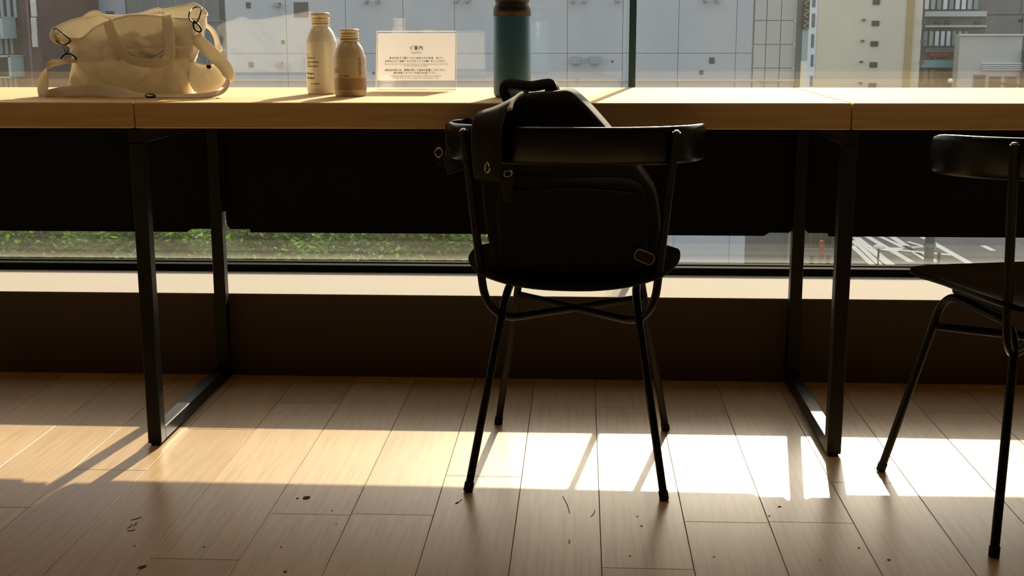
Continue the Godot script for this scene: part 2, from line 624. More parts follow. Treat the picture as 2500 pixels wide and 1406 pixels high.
func tables() -> void:
	var seams := [-2.318, -0.8952, 0.5258, 1.9470]
	var labels := ["long oak table left of the left table seam, only its right part in view", "long oak table in the middle, carrying the bottles, the sign and the bag", "long oak table right of the right table seam, only its left part in view"]
	for k in 3:
		var x0: float = seams[k]
		var x1: float = seams[k + 1]
		var mid := (x0 + x1) / 2.0
		var t := base("window_table", Vector3(mid, 0, -2.826))
		tag(t, labels[k], "table", "tables along the window")
		put("tabletop", chamfer_box(Vector3(x1 - x0 - 0.0018, 0.0515, 0.689), 0.0022), M.counter, t, Vector3(0, TOP - 0.02575, 0))
		# the panel that hangs between the back legs, its flange a little lower; it butts against the right-hand leg
		var l0 := x0 - mid + (0.0205 if k == 1 else 0.0146)
		var r0 := x1 - mid - 0.0146
		var f0 := l0 + 0.060
		var f1 := r0 - 0.066
		var out := PackedVector2Array([Vector2(l0, 0.664), Vector2(l0, 0.400), Vector2(l0 + 0.003, 0.388), Vector2(l0 + 0.010, 0.3805), Vector2(f0 - 0.002, 0.3805), Vector2(f0, 0.3725), Vector2(f1, 0.3725), Vector2(f1 + 0.012, 0.3805), Vector2(r0 - 0.006, 0.3805), Vector2(r0, 0.387), Vector2(r0, 0.664)])
		tag(put("modesty_panel", slab(out, -0.216, -0.196, 0.001, 1), M.panel, t), "black hanging panel")
		put("panel_bracket", chamfer_box(Vector3(0.012, 0.24, 0.012), 0.002), M.panel, t, Vector3(l0 - 0.002, 0.546, -0.192))
	var frames := ["far left leg frame, outside the view", "black square tube leg frame under the left table seam", "black square tube leg frame under the right table seam, before the empty chair", "far right leg frame, outside the view"]
	for k in 4:
		var f := base("leg_frame", Vector3(seams[k], 0, -2.826))
		tag(f, frames[k], "table frame", "leg frames of the tables")
		for zz in [0.327, -0.194]:
			var l := put("leg", chamfer_box(Vector3(0.029, 0.634, 0.030), 0.0015), M.black, f, Vector3(0, 0.3226, zz))
			put("foot", chamfer_box(Vector3(0.020, 0.006, 0.022), 0.001), M.rubber, l, Vector3(0, -0.3194, 0))
		put("foot_rail", chamfer_box(Vector3(0.0285, 0.0295, 0.491), 0.0015), M.black, f, Vector3(0, 0.0205, 0.0665))
		put("top_rail", chamfer_box(Vector3(0.029, 0.0295, 0.551), 0.0015), M.black, f, Vector3(0, 0.6548, 0.0665))


# ---------------------------------------------------------------- chairs

func chair_leg(s: float, f: float) -> PackedVector3Array:
	# from the foot up, over the bend, to the middle of the rail under the seat; f = -1 front, 1 back
	var top := 0.379 if f < 0 else 0.371
	return fillet([Vector3(s * 0.185, 0.006, f * 0.2105), Vector3(s * 0.123, top, f * 0.122), Vector3(s * 0.123, 0.375, 0.0)], 0.05)


func make_chair() -> Node3D:
	var c := base("chair")
	for s in [-1.0, 1.0]:
		for f in [-1.0, 1.0]:
			var l := put("leg", tube(chair_leg(s, f), 0.0078, 14), M.chair_tube, c)
			var foot: Vector3 = chair_leg(s, f)[0]
			var up := (chair_leg(s, f)[1] - foot).normalized()
			put("foot_cap", tube(PackedVector3Array([foot - up * 0.005, foot + up * 0.012]), 0.0092, 14), M.rubber, l)
		put("back_post", tube(fillet([Vector3(s * 0.192, 0.6835, 0.187), Vector3(s * 0.156, 0.320, 0.150), Vector3(-s * 0.1335, 0.312, -0.139)], 0.075, 10), 0.0078, 14), M.chair_tube, c)
		put("seat_rail", chamfer_box(Vector3(0.016, 0.022, 0.19), 0.004), M.chair_tube, c, Vector3(s * 0.118, 0.394, 0.0))
		put("bolt", lathe([Vector2(0, 0.004), Vector2(0.004, 0.0035), Vector2(0.006, 0.001), Vector2(0.006, 0)], 14), M.steel, c, Vector3(s * 0.192, 0.6835, 0.187))
	# seat: a dished shell with turned-up sides
	var st := begin()
	var lower := []
	var upper := []
	var n := 26
	for i in n + 1:
		var a := PackedVector3Array()
		var b := PackedVector3Array()
		for j in n + 1:
			var p := Vector2(sin(PI / 2.0 * (-1.0 + 2.0 * i / n)), sin(PI / 2.0 * (-1.0 + 2.0 * j / n)))
			var q := Vector2(p.x * sqrt(1.0 - 0.30 * p.y * p.y * absf(p.y)), p.y * sqrt(1.0 - 0.34 * p.x * p.x * absf(p.x)))
			var edge := maxf(absf(p.x), absf(p.y))
			var y := 0.388 + (0.036 - 0.022 * smoothstep(0.0, 1.0, q.y)) * pow(absf(q.x), 2.4) + (0.019 * q.y * q.y if q.y > 0 else 0.003 * q.y * q.y)
			var th := 0.013 * sqrt(maxf(0.0, 1.0 - pow(edge, 40.0)))
			a.append(Vector3(q.x * 0.206, y + (0.013 - th) * 0.5, -q.y * 0.205))
			b.append(Vector3(q.x * 0.206, y + (0.013 + th) * 0.5 + 0.0001, -q.y * 0.205))
		lower.append(a)
		upper.append(b)
	upper.reverse()
	sheet(st, lower)
	sheet(st, upper)
	put("seat", done(st), M.chair_seat, c)
	# backrest: a curved band round the posts
	var plan := curve([Vector3(-0.243, 0, 0.02), Vector3(-0.236, 0, 0.075), Vector3(-0.212, 0, 0.135), Vector3(-0.165, 0, 0.185), Vector3(-0.09, 0, 0.22), Vector3(0, 0, 0.232), Vector3(0.09, 0, 0.22), Vector3(0.165, 0, 0.185), Vector3(0.212, 0, 0.135), Vector3(0.236, 0, 0.075), Vector3(0.243, 0, 0.02)], 5)
	st = begin()
	var rows := []
	for i in plan.size():
		var t := (plan[mini(i + 1, plan.size() - 1)] - plan[maxi(i - 1, 0)]).normalized()
		var nn := Vector3(-t.z, 0, t.x)
		var u := absf(2.0 * i / (plan.size() - 1) - 1.0)
		var end := sqrt(maxf(0.0, 1.0 - pow(u, 18.0)))
		var hh := 0.034 * (0.45 + 0.55 * end)
		var mid := 0.660 - 0.005 * u * u
		var row := PackedVector3Array()
		for k in 16:
			var w := TAU * k / 16
			var cx := signf(cos(w)) * pow(absf(cos(w)), 0.5)
			var sy := signf(sin(w)) * pow(absf(sin(w)), 0.35)
			row.append(plan[i] + nn * cx * 0.0065 * (0.3 + 0.7 * end) + Vector3(0, mid + sy * hh, 0))
		rows.append(row)
	sheet(st, rows, false, true)
	fan(st, rows[0], true)
	fan(st, rows[rows.size() - 1], false)
	put("backrest", done(st), M.chair, c)
	return c


func chairs() -> void:
	var a := make_chair()
	tag(a, "black tube framed chair in the middle, with the backpack on its seat", "chair", "black chairs at the tables")
	var b := a.duplicate()
	b.name = numbered("chair")
	add_child(b, true)
	tag(b, "empty black tube framed chair at the right, turned towards the left", "chair", "black chairs at the tables")
	a.position = Vector3(-0.0083, 0, -2.448)
	a.rotation.y = deg_to_rad(-4.1)
	b.position = Vector3(0.8297, 0, -2.2392)
	b.rotation.y = deg_to_rad(12.4)


# ---------------------------------------------------------------- writing: stroke letters, each stroke a polyline on a 16 x 16 grid in hexadecimal

const STROKES := {
	"ご": "35A5 388CBC B1C3 D0E2", "案": "7072 2422D2D4 16E6 6448B9 A459 1BEB 797F 7B3F 7BCF", "内": "2F24D4DFBF 7074 745A 74AA",
	"無": "4014 33D3 16E6 19E9 4349 7379 A3A9 2B1E 5B5E 8B9E BBDE", "印": "6132 323D 3777 3D7C 92D2DBBB 929F", "良": "7072 32B2B838 35B5 323E6C 78DF C869", "品": "41B1B64641 18686E1E18 98E8EE9E98",
	"で": "23D2 D2757A9DBE B6C8 D5E7", "購": "11515B1B11 1454 1757 2C0F 4C6F 83E3 A1A6 C1C6 85E5 7F78E8EFDF 7BEB B6BF", "入": "5171 71642F 739AEF", "さ": "24D3 71A8 3A5DBD",
	"れ": "414F 155549 1D49 4974A4A9 A9ADDCEA", "た": "15A5 512E 98E8 8A9DED", "食": "7117 71E7 7476 46B6BB4B 48B8 464F7D 8BEF CB9D", "以": "222C6A 6376 C2BA7F ABEF", "外": "5117 4282611F 3769 B1BF B6E9",
	"の": "82745C2B2763A3D7DAAE", "飲": "5117 5187 3676 7B3B 363F6D 3878 A176 94E4D7 B5B96F B9EF", "、": "2C4E", "並": "4153 B193 14E4 646E 949E 276A D79A 1EEE", "び": "15643A6EAC B7 B4E9 B1C3 E0F2", "に": "313F 74D4 7A8DED",
	"お": "15A5 515E2E2A98DADDAE B3E6", "持": "1464 414F2F 1A67 83E3 B1B6 66F6 79F9 D6DF BF 9B AD", "込": "2143 2646 464C2F 4CFF 82A2 A26B A2EB", "み": "3283 831E2A9ADE C7AF", "は": "212F 64E4 B1BD8E6CBCEE",
	"遠": "2143 26464C2F 4DFF 73D3 A1A5 65E5 77D7D97977 A9AD A97C A9DD", "慮": "7074 72C2 24E4 24291F 46C5 7476B6 58C8CB5B58 787B 4D3F 6D7FBEBD CDEF", "い": "23294D6A B3DA", "だ": "15A5 512E 98E8 8A9DED B1C3 D0E2",
	"き": "23C2 36D5 71B9 3B5EBE", "ま": "23D3 26D6 717D4E2C7BDE", "す": "13E3 919A69599B8D5F", "よ": "75C5 717D4E2C7BDE", "う": "52A3 36A5C7BB7F", "願": "1171 130E 4244 3474793934 3676 565D4D 82E2 B294 95E5EC8C85 87E7 8AEA 9C7F CCEF",
	"申": "33C3CB3B33 37C7 707F", "し": "414C7EBEDA", "上": "717E 77C7 1EEE", "げ": "212F 64C4 A1AA8F C1D2 E0F1", "。": "2C4C4E2E2C", "感": "23E3 23290E 5595 5797995957 B1C7EA EAE7 D1E2 4C3F 6C7FBEBD 9C9D CDEF",
	"染": "1133 1445 1764 73C3C6E6 916A 1AEA 787F 7A2F 7AEF", "症": "7173 33E3 33290F 1435 1A27 66E6 A6AE 7A7E AADA 5EFE", "対": "4144 1474 641F 256E 85F5 D1DFBF 8896", "策": "3014 2262 A074 A2E2 16E6 3B38C8CB 757F 792F 79EF",
	"為": "3143 7144 14A4A7 A7D7 DAEF 47D7 2AEA DADFBF 2D1F 4D4F 6D7F 9DAE", "間": "1F11616616 1464 EFE19196E6 94E4 58A8AE5E58 5BAB", "隔": "1F115134583A 61F1 73E3E67673 7F78E8EFCF 8ADA ACDC BCBF", "を": "23C3 7129 2977778B D76A6DDE",
	"開": "1F11616616 1464 EFE19196E6 94E4 58B8 4BCB 686B4F 989F", "け": "212F 64E4 B1BA8F", "て": "23E2 E2767A9DCE", "座": "7173 33E3 33290F 6449 6589 C4A9 C4E9 949F 5BDB 3FFF", "席": "7173 33E3 33290F 46F6 7479C9C4 6E6AEAEECE 989F",
	"配": "1181 14747F1F14 3138 5158 1B7B 92E2E797 979EEEEB", "置": "21D1D42421 5154 A1A4 16E6 7478 58C8CD5D58 5ACA 292FEF", "り": "414759 B1BA7F", "移": "6122 414F 1666 460C 4679 B174 92D286 85A6 B779 A8E86F 9AAC",
	"動": "6122 1474 26767B2B26 2878 424D 1B7B 0E8D 85E5EFCE B1B76F", "せ": "16F5 B1BA9A 515D7EDE", "利": "6122 414F 1575 450C 4679 A2AA E1EFCF", "用": "1F22D2DFBF 26D6 2ADA 727F", "控": "1464 414F2F 1A67 A0A2 7573E3E5 9578 C5E8 79E9 A9AF 6FFF",
	"え": "6182 26B5 B52E 798AAEDE", "下": "12E2 727F 76BA", "M": "2E218BE1EE", "U": "214B6EAECBE1", "J": "A1AB8E5E3C", "I": "717E",
}


# writes a line centred on (cx, cy); place turns sheet coordinates into points a little off the surface
func write_line(st: SurfaceTool, text: String, cx: float, cy: float, size: float, pen: float, place: Callable) -> void:
	st.set_smooth_group(-1)
	var x0 := cx - size * text.length() / 2.0
	for i in text.length():
		if not STROKES.has(text[i]): continue
		for stroke in (STROKES[text[i]] as String).split(" "):
			var pts := []
			for k in range(0, stroke.length() - 1, 2):
				pts.append(Vector2(x0 + size * (i + 0.06 + 0.88 * stroke[k].hex_to_int() / 15.0), cy + size * (0.44 - 0.88 * stroke[k + 1].hex_to_int() / 15.0)))
			for k in pts.size() - 1:
				var d: Vector2 = (pts[k + 1] - pts[k]).normalized()
				var n := Vector2(-d.y, d.x) * pen / 2.0
				var a: Vector2 = pts[k] - d * pen * 0.3
				var b: Vector2 = pts[k + 1] + d * pen * 0.3
				for p in [a + n, b + n, b - n, a + n, b - n, a - n]: st.add_vertex(place.call(p))


func dashes(st: SurfaceTool, x0: float, x1: float, y: float, h: float, place: Callable) -> void:
	st.set_smooth_group(-1)
	var x := x0
	while x < x1:
		var w := h * rng.randf_range(0.35, 0.75)
		var k := rng.randf_range(0.5, 1.0)
		for p in [Vector2(x, y), Vector2(x + w, y), Vector2(x + w, y + h * k), Vector2(x, y), Vector2(x + w, y + h * k), Vector2(x, y + h * k)]:
			st.add_vertex(place.call(p))
		x += w * 1.35


# ---------------------------------------------------------------- what stands on the tables

func things_on_the_table() -> void:
	tote_bag()
	bottle("drink_bottle", -0.5852, -2.838, 0, "tall pale metal drink bottle with a ribbed cap, behind the shorter one")
	bottle("drink_bottle", -0.5023, -2.735, 1, "short tan metal drink bottle with a brown lower band, in front of the taller one")
	flask()
	sign_holder()


func bottle(called: String, x: float, z: float, kind: int, label: String) -> void:
	var b := base(called, Vector3(x, TOP, z))
	tag(b, label, "bottle", "drink bottles on the middle table")
	var r: float = [0.0350, 0.0351][kind]
	var h: float = [0.1795, 0.1435][kind]
	var hc: float = [0.0225, 0.0195][kind]           # height of the cap
	var rc: float = [0.0200, 0.0206][kind]
	var sh: float = [0.118, 0.0845][kind]             # where the shoulder starts
	var nk := h - hc - 0.008
	var prof := [Vector2(0, 0.0012), Vector2(r - 0.004, 0.0012), Vector2(r - 0.0022, 0.0), Vector2(r - 0.0016, 0.0035), Vector2(r - 0.0020, 0.006), Vector2(r - 0.0004, 0.010), Vector2(r, 0.014), Vector2(r, sh - 0.004), Vector2(r - 0.0006, sh), Vector2(r - 0.0025, sh + 0.004)]
	for k in 9:
		var t := (k + 1) / 9.0
		prof.append(Vector2(lerpf(r - 0.0025, rc - 0.001, t) + 0.0022 * sin(t * PI), lerpf(sh + 0.004, nk, t)))
	prof.append_array([Vector2(rc - 0.0012, nk + 0.002), Vector2(rc + 0.0003, nk + 0.0035), Vector2(rc + 0.0003, nk + 0.0055), Vector2(rc - 0.002, nk + 0.007), Vector2(rc - 0.002, nk + 0.010)])
	put("body", lathe(prof, 48, true), [M.bottle_pale, M.bottle_tan][kind], b)
	if kind == 1:
		tag(put("label_band", lathe([Vector2(r + 0.0002, 0.0145), Vector2(r + 0.0002, 0.040)], 48), M.bottle_band, b), "brown printed band")
	# ribbed screw cap: a knurled upper rim, two grooves, the tamper ring
	var cap := begin()
	var rows := []
	var y0 := h - hc
	for e in [[0.0, 0.0], [0.0004, 0.0], [0.0004, 0.0035], [-0.0004, 0.0042], [-0.0004, 0.0052], [0.0003, 0.006], [0.0003, 0.0105], [-0.0005, 0.0112], [-0.0005, 0.0122], [0.0002, 0.013], [0.0002, 0.0150], [0.0008, 0.0155], [0.0008, hc - 0.002], [-0.0006, hc - 0.0003], [-0.003, hc], [-rc, hc - 0.0004]]:
		var row := PackedVector3Array()
		for k in 96:
			var a := TAU * k / 96
			var knurl := 0.0005 * (1.0 if k % 4 < 2 else -1.0) if e[0] > 0.0007 else 0.0
			var rr := maxf(0.0002, rc + e[0] + knurl)
			row.append(Vector3(cos(a) * rr, y0 + e[1], sin(a) * rr))
		rows.append(row)
	sheet(cap, rows, false, true)
	put("cap", done(cap), M.bottle_cap, b)
	# print on the side that faces the room
	var st := begin()
	var place := func(p: Vector2) -> Vector3:
		var a := PI / 2.0 - p.x / r
		return Vector3(cos(a) * (r + 0.0005), p.y, sin(a) * (r + 0.0005))
	if kind == 0:
		dashes(st, -0.0335, -0.0318, 0.0865, 0.004, place)
		dashes(st, -0.032, -0.008, 0.0795, 0.0024, place)
		dashes(st, -0.032, -0.0005, 0.0705, 0.0026, place)
		dashes(st, -0.032, -0.024, 0.0665, 0.0018, place)
		dashes(st, -0.032, -0.001, 0.0615, 0.0024, place)
		for y in [0.0445, 0.0345]:
			for k in 5:
				dashes(st, -0.034 + k * 0.0047, -0.0325 + k * 0.0047, y, 0.0046, place)
		write_line(st, "MUJI無印良品", -0.010, 0.0238, 0.0027, 0.0005, place)
	else:
		dashes(st, -0.036, -0.022, 0.0585, 0.0018, place)
		dashes(st, -0.036, -0.021, 0.0550, 0.0018, place)
		dashes(st, -0.036, -0.018, 0.0515, 0.0018, place)
		dashes(st, 0.025, 0.0315, 0.0795, 0.0024, place)
		for k in 15:
			dashes(st, 0.0255, rng.randf_range(0.029, 0.034), 0.075 - k * 0.0023, 0.0012, place)
		write_line(st, "MUJI無印良品", -0.0072, 0.0445, 0.0029, 0.0005, place)
	put("label_print", done(st), M.ink, b).set_meta("kind", "stuff")


func flask() -> void:
	var f := base("water_flask", Vector3(-0.1469, TOP, -2.692))
	tag(f, "tall teal blue metal flask with a black screw lid, behind the backpack", "flask")
	var r := 0.0397
	put("body", lathe([Vector2(0, 0.001), Vector2(r - 0.006, 0.0), Vector2(r - 0.003, 0.002), Vector2(r - 0.0006, 0.007), Vector2(r, 0.012), Vector2(r, 0.1672), Vector2(r - 0.0005, 0.1684), Vector2(r - 0.003, 0.1690), Vector2(0, 0.1690)], 64, true), M.teal, f)
	put("collar_ring", lathe([Vector2(r - 0.003, 0.1686), Vector2(r - 0.0004, 0.1688), Vector2(r - 0.0004, 0.1700), Vector2(r - 0.003, 0.1702)], 64), M.teal, f)
	put("lid", lathe([Vector2(r - 0.004, 0.1700), Vector2(r - 0.0002, 0.1702), Vector2(r - 0.0002, 0.1850), Vector2(r - 0.0012, 0.1885), Vector2(r - 0.0040, 0.1940), Vector2(r - 0.0048, 0.1970), Vector2(r - 0.0040, 0.1990), Vector2(r - 0.0014, 0.2110), Vector2(r - 0.0004, 0.2170), Vector2(r - 0.0012, 0.2230), Vector2(r - 0.004, 0.2260), Vector2(0, 0.2265)], 64, true), M.lid, f)


func sign_holder() -> void:
	var bl := Vector3(-0.4872, 0.7217, -2.985)
	var br := Vector3(-0.2965, 0.7218, -2.985)
	var tl := Vector3(-0.496, 0.8586, -3.017)
	var tr := Vector3(-0.304, 0.8582, -3.017)
	var mid := (bl + br) / 2.0
	var s := base("sign_holder", Vector3(mid.x, TOP, mid.z))
	tag(s, "clear acrylic stand holding a white printed notice on the middle table", "sign")
	var x := (br - bl).normalized()
	var up := ((tl + tr) / 2.0 - mid)
	var h := up.length()
	var z := x.cross(up).normalized()
	var y := z.cross(x)
	var w := (br - bl).length()
	s.basis = Basis(Vector3(x.x, 0, x.z).normalized(), Vector3.UP, Vector3(x.x, 0, x.z).normalized().cross(Vector3.UP))
	var lean := Basis(Vector3.RIGHT, -asin(clampf((mid.z - (tl.z + tr.z) / 2.0) / h, -1, 1)))
	var sheet_ := put("acrylic_sheet", plain_box(Vector3(w, h, 0.002)), M.acrylic, s, lean * Vector3(0, h / 2.0, 0) + Vector3(0, 0.002, 0))
	sheet_.basis = lean
	var front := put("acrylic_cover", plain_box(Vector3(w, h - 0.004, 0.001)), M.acrylic, s, lean * Vector3(0, h / 2.0 - 0.002, 0.0034) + Vector3(0, 0.002, 0))
	front.basis = lean
	put("acrylic_foot", plain_box(Vector3(w, 0.002, 0.055)), M.acrylic, s, Vector3(0, 0.0012, -0.029))
	# bright polished edges
	var edge := begin()
	for e in [[Vector3(w, 0.0009, 0.0045), Vector3(0, h - 0.0005, 0.001)], [Vector3(0.0009, h, 0.0045), Vector3(-w / 2, h / 2, 0.001)], [Vector3(0.0009, h, 0.0045), Vector3(w / 2, h / 2, 0.001)]]:
		add_box(edge, e[0], 0.0002, e[1])
	edge.generate_normals()
	var eo := put("polished_edge", edge.commit(), M.acrylic_edge, s, Vector3(0, 0.002, 0))
	eo.basis = lean
	var ph := h * 0.800
	var y0 := h * 0.160
	var paper := put("paper", plain_box(Vector3(w - 0.006, ph, 0.0004)), M.paper, s, lean * Vector3(0, y0 + ph / 2.0, 0.0022) + Vector3(0, 0.002, 0))
	paper.basis = lean
	# the notice
	var px := h / 144.0
	var st := begin()
	var place := func(p: Vector2) -> Vector3: return Vector3(p.x, p.y - ph / 2.0 - y0, 0.0004)
	write_line(st, "ご案内", -0.0005, (222.0 - 119.5) * px, 11.7 * px, 1.35 * px, place)
	write_line(st, "無印良品でご購入された食品以外の飲食、並びに", 0.0, (222.0 - 144.2) * px, 6.0 * px, 0.62 * px, place)
	write_line(st, "お持込みはご遠慮いただきますようお願い申し上げます。", 0.0, (222.0 - 151.9) * px, 5.9 * px, 0.62 * px, place)
	write_line(st, "感染症対策の為、間隔を開けて座席を配置しております。", 0.0, (222.0 - 173.7) * px, 5.9 * px, 0.62 * px, place)
	write_line(st, "席を移動させてのご利用はお控え下さい。", 0.0, (222.0 - 180.6) * px, 5.85 * px, 0.62 * px, place)
	put("printed_text", done(st), M.ink, paper).set_meta("kind", "stuff")
	for line in [["Caution", 128.0, 133.6, 26.0], ["Please refrain from eating drinking or bringing anything other than", 158.0, 161.4, 155.0], ["food purchased at MUJI.", 162.3, 165.7, 56.0], ["Seats are spaced apart to prevent infectious diseases.", 186.8, 190.2, 126.0], ["Please refrain from using it by moving your seat.", 191.6, 195.0, 112.0]]:
		var tm := TextMesh.new()
		var font := SystemFont.new()
		font.font_names = PackedStringArray(["Droid Sans"])
		tm.font = font
		tm.text = line[0]
		tm.font_size = 32
		tm.pixel_size = 0.001
		tm.depth = 0.0
		tm.curve_step = 4.0
		var bb := tm.get_aabb()
		var sc: float = line[3] * px / bb.size.x
		var o := put("printed_text", tm, M.ink if line[0] == "Caution" else M.ink_pale, paper)
		o.scale = Vector3(sc, sc, 1)
		o.position = Vector3(-(bb.position.x + bb.size.x / 2.0) * sc, (222.0 - (line[1] + line[2]) / 2.0) * px - ph / 2.0 - y0 - (bb.position.y + bb.size.y / 2.0) * sc, 0.0004)


func tote_bag() -> void:
	var bag := base("tote_bag", Vector3(-1.0138, TOP, -2.80))
	tag(bag, "cream canvas tote bag with a long shoulder strap, slumped on the table", "bag")
	var o := bag.position
	rest_y = 0.0006
	var rel := func(a: Array) -> Array:
		var r := []
		for p in a: r.append(p - o)
		return r
	var rings := [
		[Vector3(-1.1229, 0.7252, -2.735), Vector3(-1.0658, 0.7247, -2.728), Vector3(-1.0054, 0.7249, -2.726), Vector3(-0.9504, 0.7249, -2.726), Vector3(-0.8963, 0.7249, -2.728), Vector3(-0.8592, 0.7254, -2.735), Vector3(-0.869, 0.7277, -2.8), Vector3(-0.9003, 0.7312, -2.865), Vector3(-0.9415, 0.731, -2.868), Vector3(-0.9991, 0.731, -2.868), Vector3(-1.0569, 0.7309, -2.868), Vector3(-1.1196, 0.7309, -2.868), Vector3(-1.1735, 0.731, -2.865), Vector3(-1.1605, 0.7275, -2.8)],
		[Vector3(-1.124, 0.747, -2.728), Vector3(-1.058, 0.7476, -2.712), Vector3(-0.9973, 0.7478, -2.708), Vector3(-0.9428, 0.7479, -2.708), Vector3(-0.8897, 0.7477, -2.712), Vector3(-0.8531, 0.7471, -2.728), Vector3(-0.868, 0.7459, -2.8), Vector3(-0.9004, 0.7468, -2.868), Vector3(-0.9419, 0.7467, -2.872), Vector3(-0.9995, 0.7467, -2.872), Vector3(-1.0573, 0.7466, -2.872), Vector3(-1.12, 0.7466, -2.872), Vector3(-1.1735, 0.7468, -2.868), Vector3(-1.1546, 0.744, -2.8)],
		[Vector3(-1.1124, 0.7835, -2.722), Vector3(-1.0502, 0.7866, -2.706), Vector3(-0.9917, 0.7885, -2.7), Vector3(-0.9375, 0.7885, -2.7), Vector3(-0.8854, 0.79, -2.706), Vector3(-0.8494, 0.7922, -2.724), Vector3(-0.8623, 0.795, -2.79), Vector3(-0.8914, 0.7952, -2.86), Vector3(-0.9373, 0.7933, -2.866), Vector3(-0.9946, 0.7933, -2.866), Vector3(-1.052, 0.7933, -2.866), Vector3(-1.1115, 0.7934, -2.866), Vector3(-1.165, 0.7917, -2.86), Vector3(-1.143, 0.7859, -2.8)],
		[Vector3(-1.1021, 0.8195, -2.728), Vector3(-1.048, 0.825, -2.712), Vector3(-0.9913, 0.8285, -2.706), Vector3(-0.9371, 0.8284, -2.706), Vector3(-0.8851, 0.8283, -2.712), Vector3(-0.842, 0.8289, -2.73), Vector3(-0.8481, 0.8353, -2.79), Vector3(-0.8765, 0.8394, -2.85), Vector3(-0.9234, 0.8357, -2.86), Vector3(-0.99, 0.834, -2.86), Vector3(-1.0473, 0.8322, -2.86), Vector3(-1.1095, 0.8304, -2.86), Vector3(-1.1526, 0.8287, -2.855), Vector3(-1.1319, 0.8221, -2.8)],
		[Vector3(-1.1041, 0.8353, -2.738), Vector3(-1.056, 0.8511, -2.728), Vector3(-1.0106, 0.8598, -2.72), Vector3(-0.9654, 0.8649, -2.716), Vector3(-0.9109, 0.8648, -2.72), Vector3(-0.8529, 0.863, -2.736), Vector3(-0.8344, 0.8683, -2.79), Vector3(-0.8673, 0.8775, -2.845), Vector3(-0.9196, 0.8741, -2.855), Vector3(-0.9871, 0.8706, -2.858), Vector3(-1.0539, 0.8652, -2.858), Vector3(-1.1149, 0.8617, -2.855), Vector3(-1.158, 0.8563, -2.845), Vector3(-1.1692, 0.8375, -2.8)],
		[Vector3(-1.1022, 0.8449, -2.742), Vector3(-1.0615, 0.8695, -2.736), Vector3(-1.0262, 0.8834, -2.732), Vector3(-0.9748, 0.8954, -2.73), Vector3(-0.915, 0.8927, -2.732), Vector3(-0.8534, 0.8874, -2.742), Vector3(-0.8284, 0.8958, -2.79), Vector3(-0.8684, 0.9207, -2.838), Vector3(-0.9151, 0.9139, -2.848), Vector3(-0.983, 0.9033, -2.852), Vector3(-1.0402, 0.8961, -2.852), Vector3(-1.105, 0.8963, -2.848), Vector3(-1.1636, 0.8827, -2.838), Vector3(-1.1834, 0.86, -2.8)],
	]
	var per := 7
	var cols := []
	var cross := []
	for r in rings: cross.append(curve(rel.call(r), per, true))
	var n: int = cross[0].size()
	var wr := FastNoiseLite.new()
	wr.seed = 4
	wr.frequency = 13.0
	wr.fractal_octaves = 4
	var rows := []
	for j in n:
		var col := []
		for c in cross: col.append(c[j])
		cols.append(curve(col, 8))
	var m: int = cols[0].size()
	var mid := Vector3(0, 0.09, 0)
	for i in m:
		var row := PackedVector3Array()
		for j in n:
			var p: Vector3 = cols[j][i]
			var out := Vector3(p.x - mid.x, 0, (p.z - mid.z) * 2.5).normalized()
			var t := float(i) / (m - 1)
			var amp := 0.016 * sin(clampf(t * 1.05, 0.0, 1.0) * PI) + 0.002
			var d := wr.get_noise_3d(p.x + p.y * 0.9, p.y * 0.35 - p.x * 0.25, p.z) * amp
			# soft creases that run down from the upper corners
			for cr in [[-0.11, 0.095, -0.05, 0.05, 0.008], [-0.12, 0.075, -0.085, 0.02, -0.007], [0.12, 0.10, 0.06, 0.03, 0.009], [0.135, 0.12, 0.10, 0.03, -0.009], [0.125, 0.06, 0.03, 0.015, 0.006], [-0.02, 0.105, 0.02, 0.085, -0.006], [-0.06, 0.03, 0.02, 0.012, 0.005], [0.10, 0.02, 0.04, 0.008, -0.005], [0.03, 0.135, 0.09, 0.12, -0.005]]:
				var a := Vector2(cr[0], cr[1])
				var b := Vector2(cr[2], cr[3])
				var q := Vector2(p.x, p.y)
				var f := clampf((q - a).dot(b - a) / (b - a).length_squared(), 0.0, 1.0)
				d += cr[4] * exp(-pow((q - a.lerp(b, f)).length() / 0.0085, 2.0)) * (1.0 if p.z > 0.0 else 0.4)
			row.append(p + out * d)
		rows.append(row)
	var st := begin()
	sheet(st, rows, false, true)
	fan(st, rows[0], true)
	# the inside of the cloth, down to half the height
	var inner := []
	for i in range(m - 1, int(m * 0.42), -1):
		var row := PackedVector3Array()
		for j in n:
			var p: Vector3 = rows[i][j]
			row.append(p - Vector3(p.x, 0, p.z * 2.5).normalized() * 0.0022)
		inner.append(row)
	sheet(st, inner, false, true)
	fan(st, inner[inner.size() - 1], false)
	put("body", done(st), M.canvas, bag)
	var rim: PackedVector3Array = rows[m - 1]
	put("rim_hem", tube(rim, 0.0024, 8, true), M.canvas, bag)
	put("seam", strap(rel.call([Vector3(-0.9905, 0.8259, -2.7035), Vector3(-0.954, 0.8267, -2.7025), Vector3(-0.918, 0.8267, -2.7025), Vector3(-0.8839, 0.8275, -2.708), Vector3(-0.846, 0.8298, -2.7255)]), [Vector3.UP, Vector3.UP, Vector3.UP, Vector3.UP, Vector3.UP], 0.004, 0.0022), M.canvas, bag)
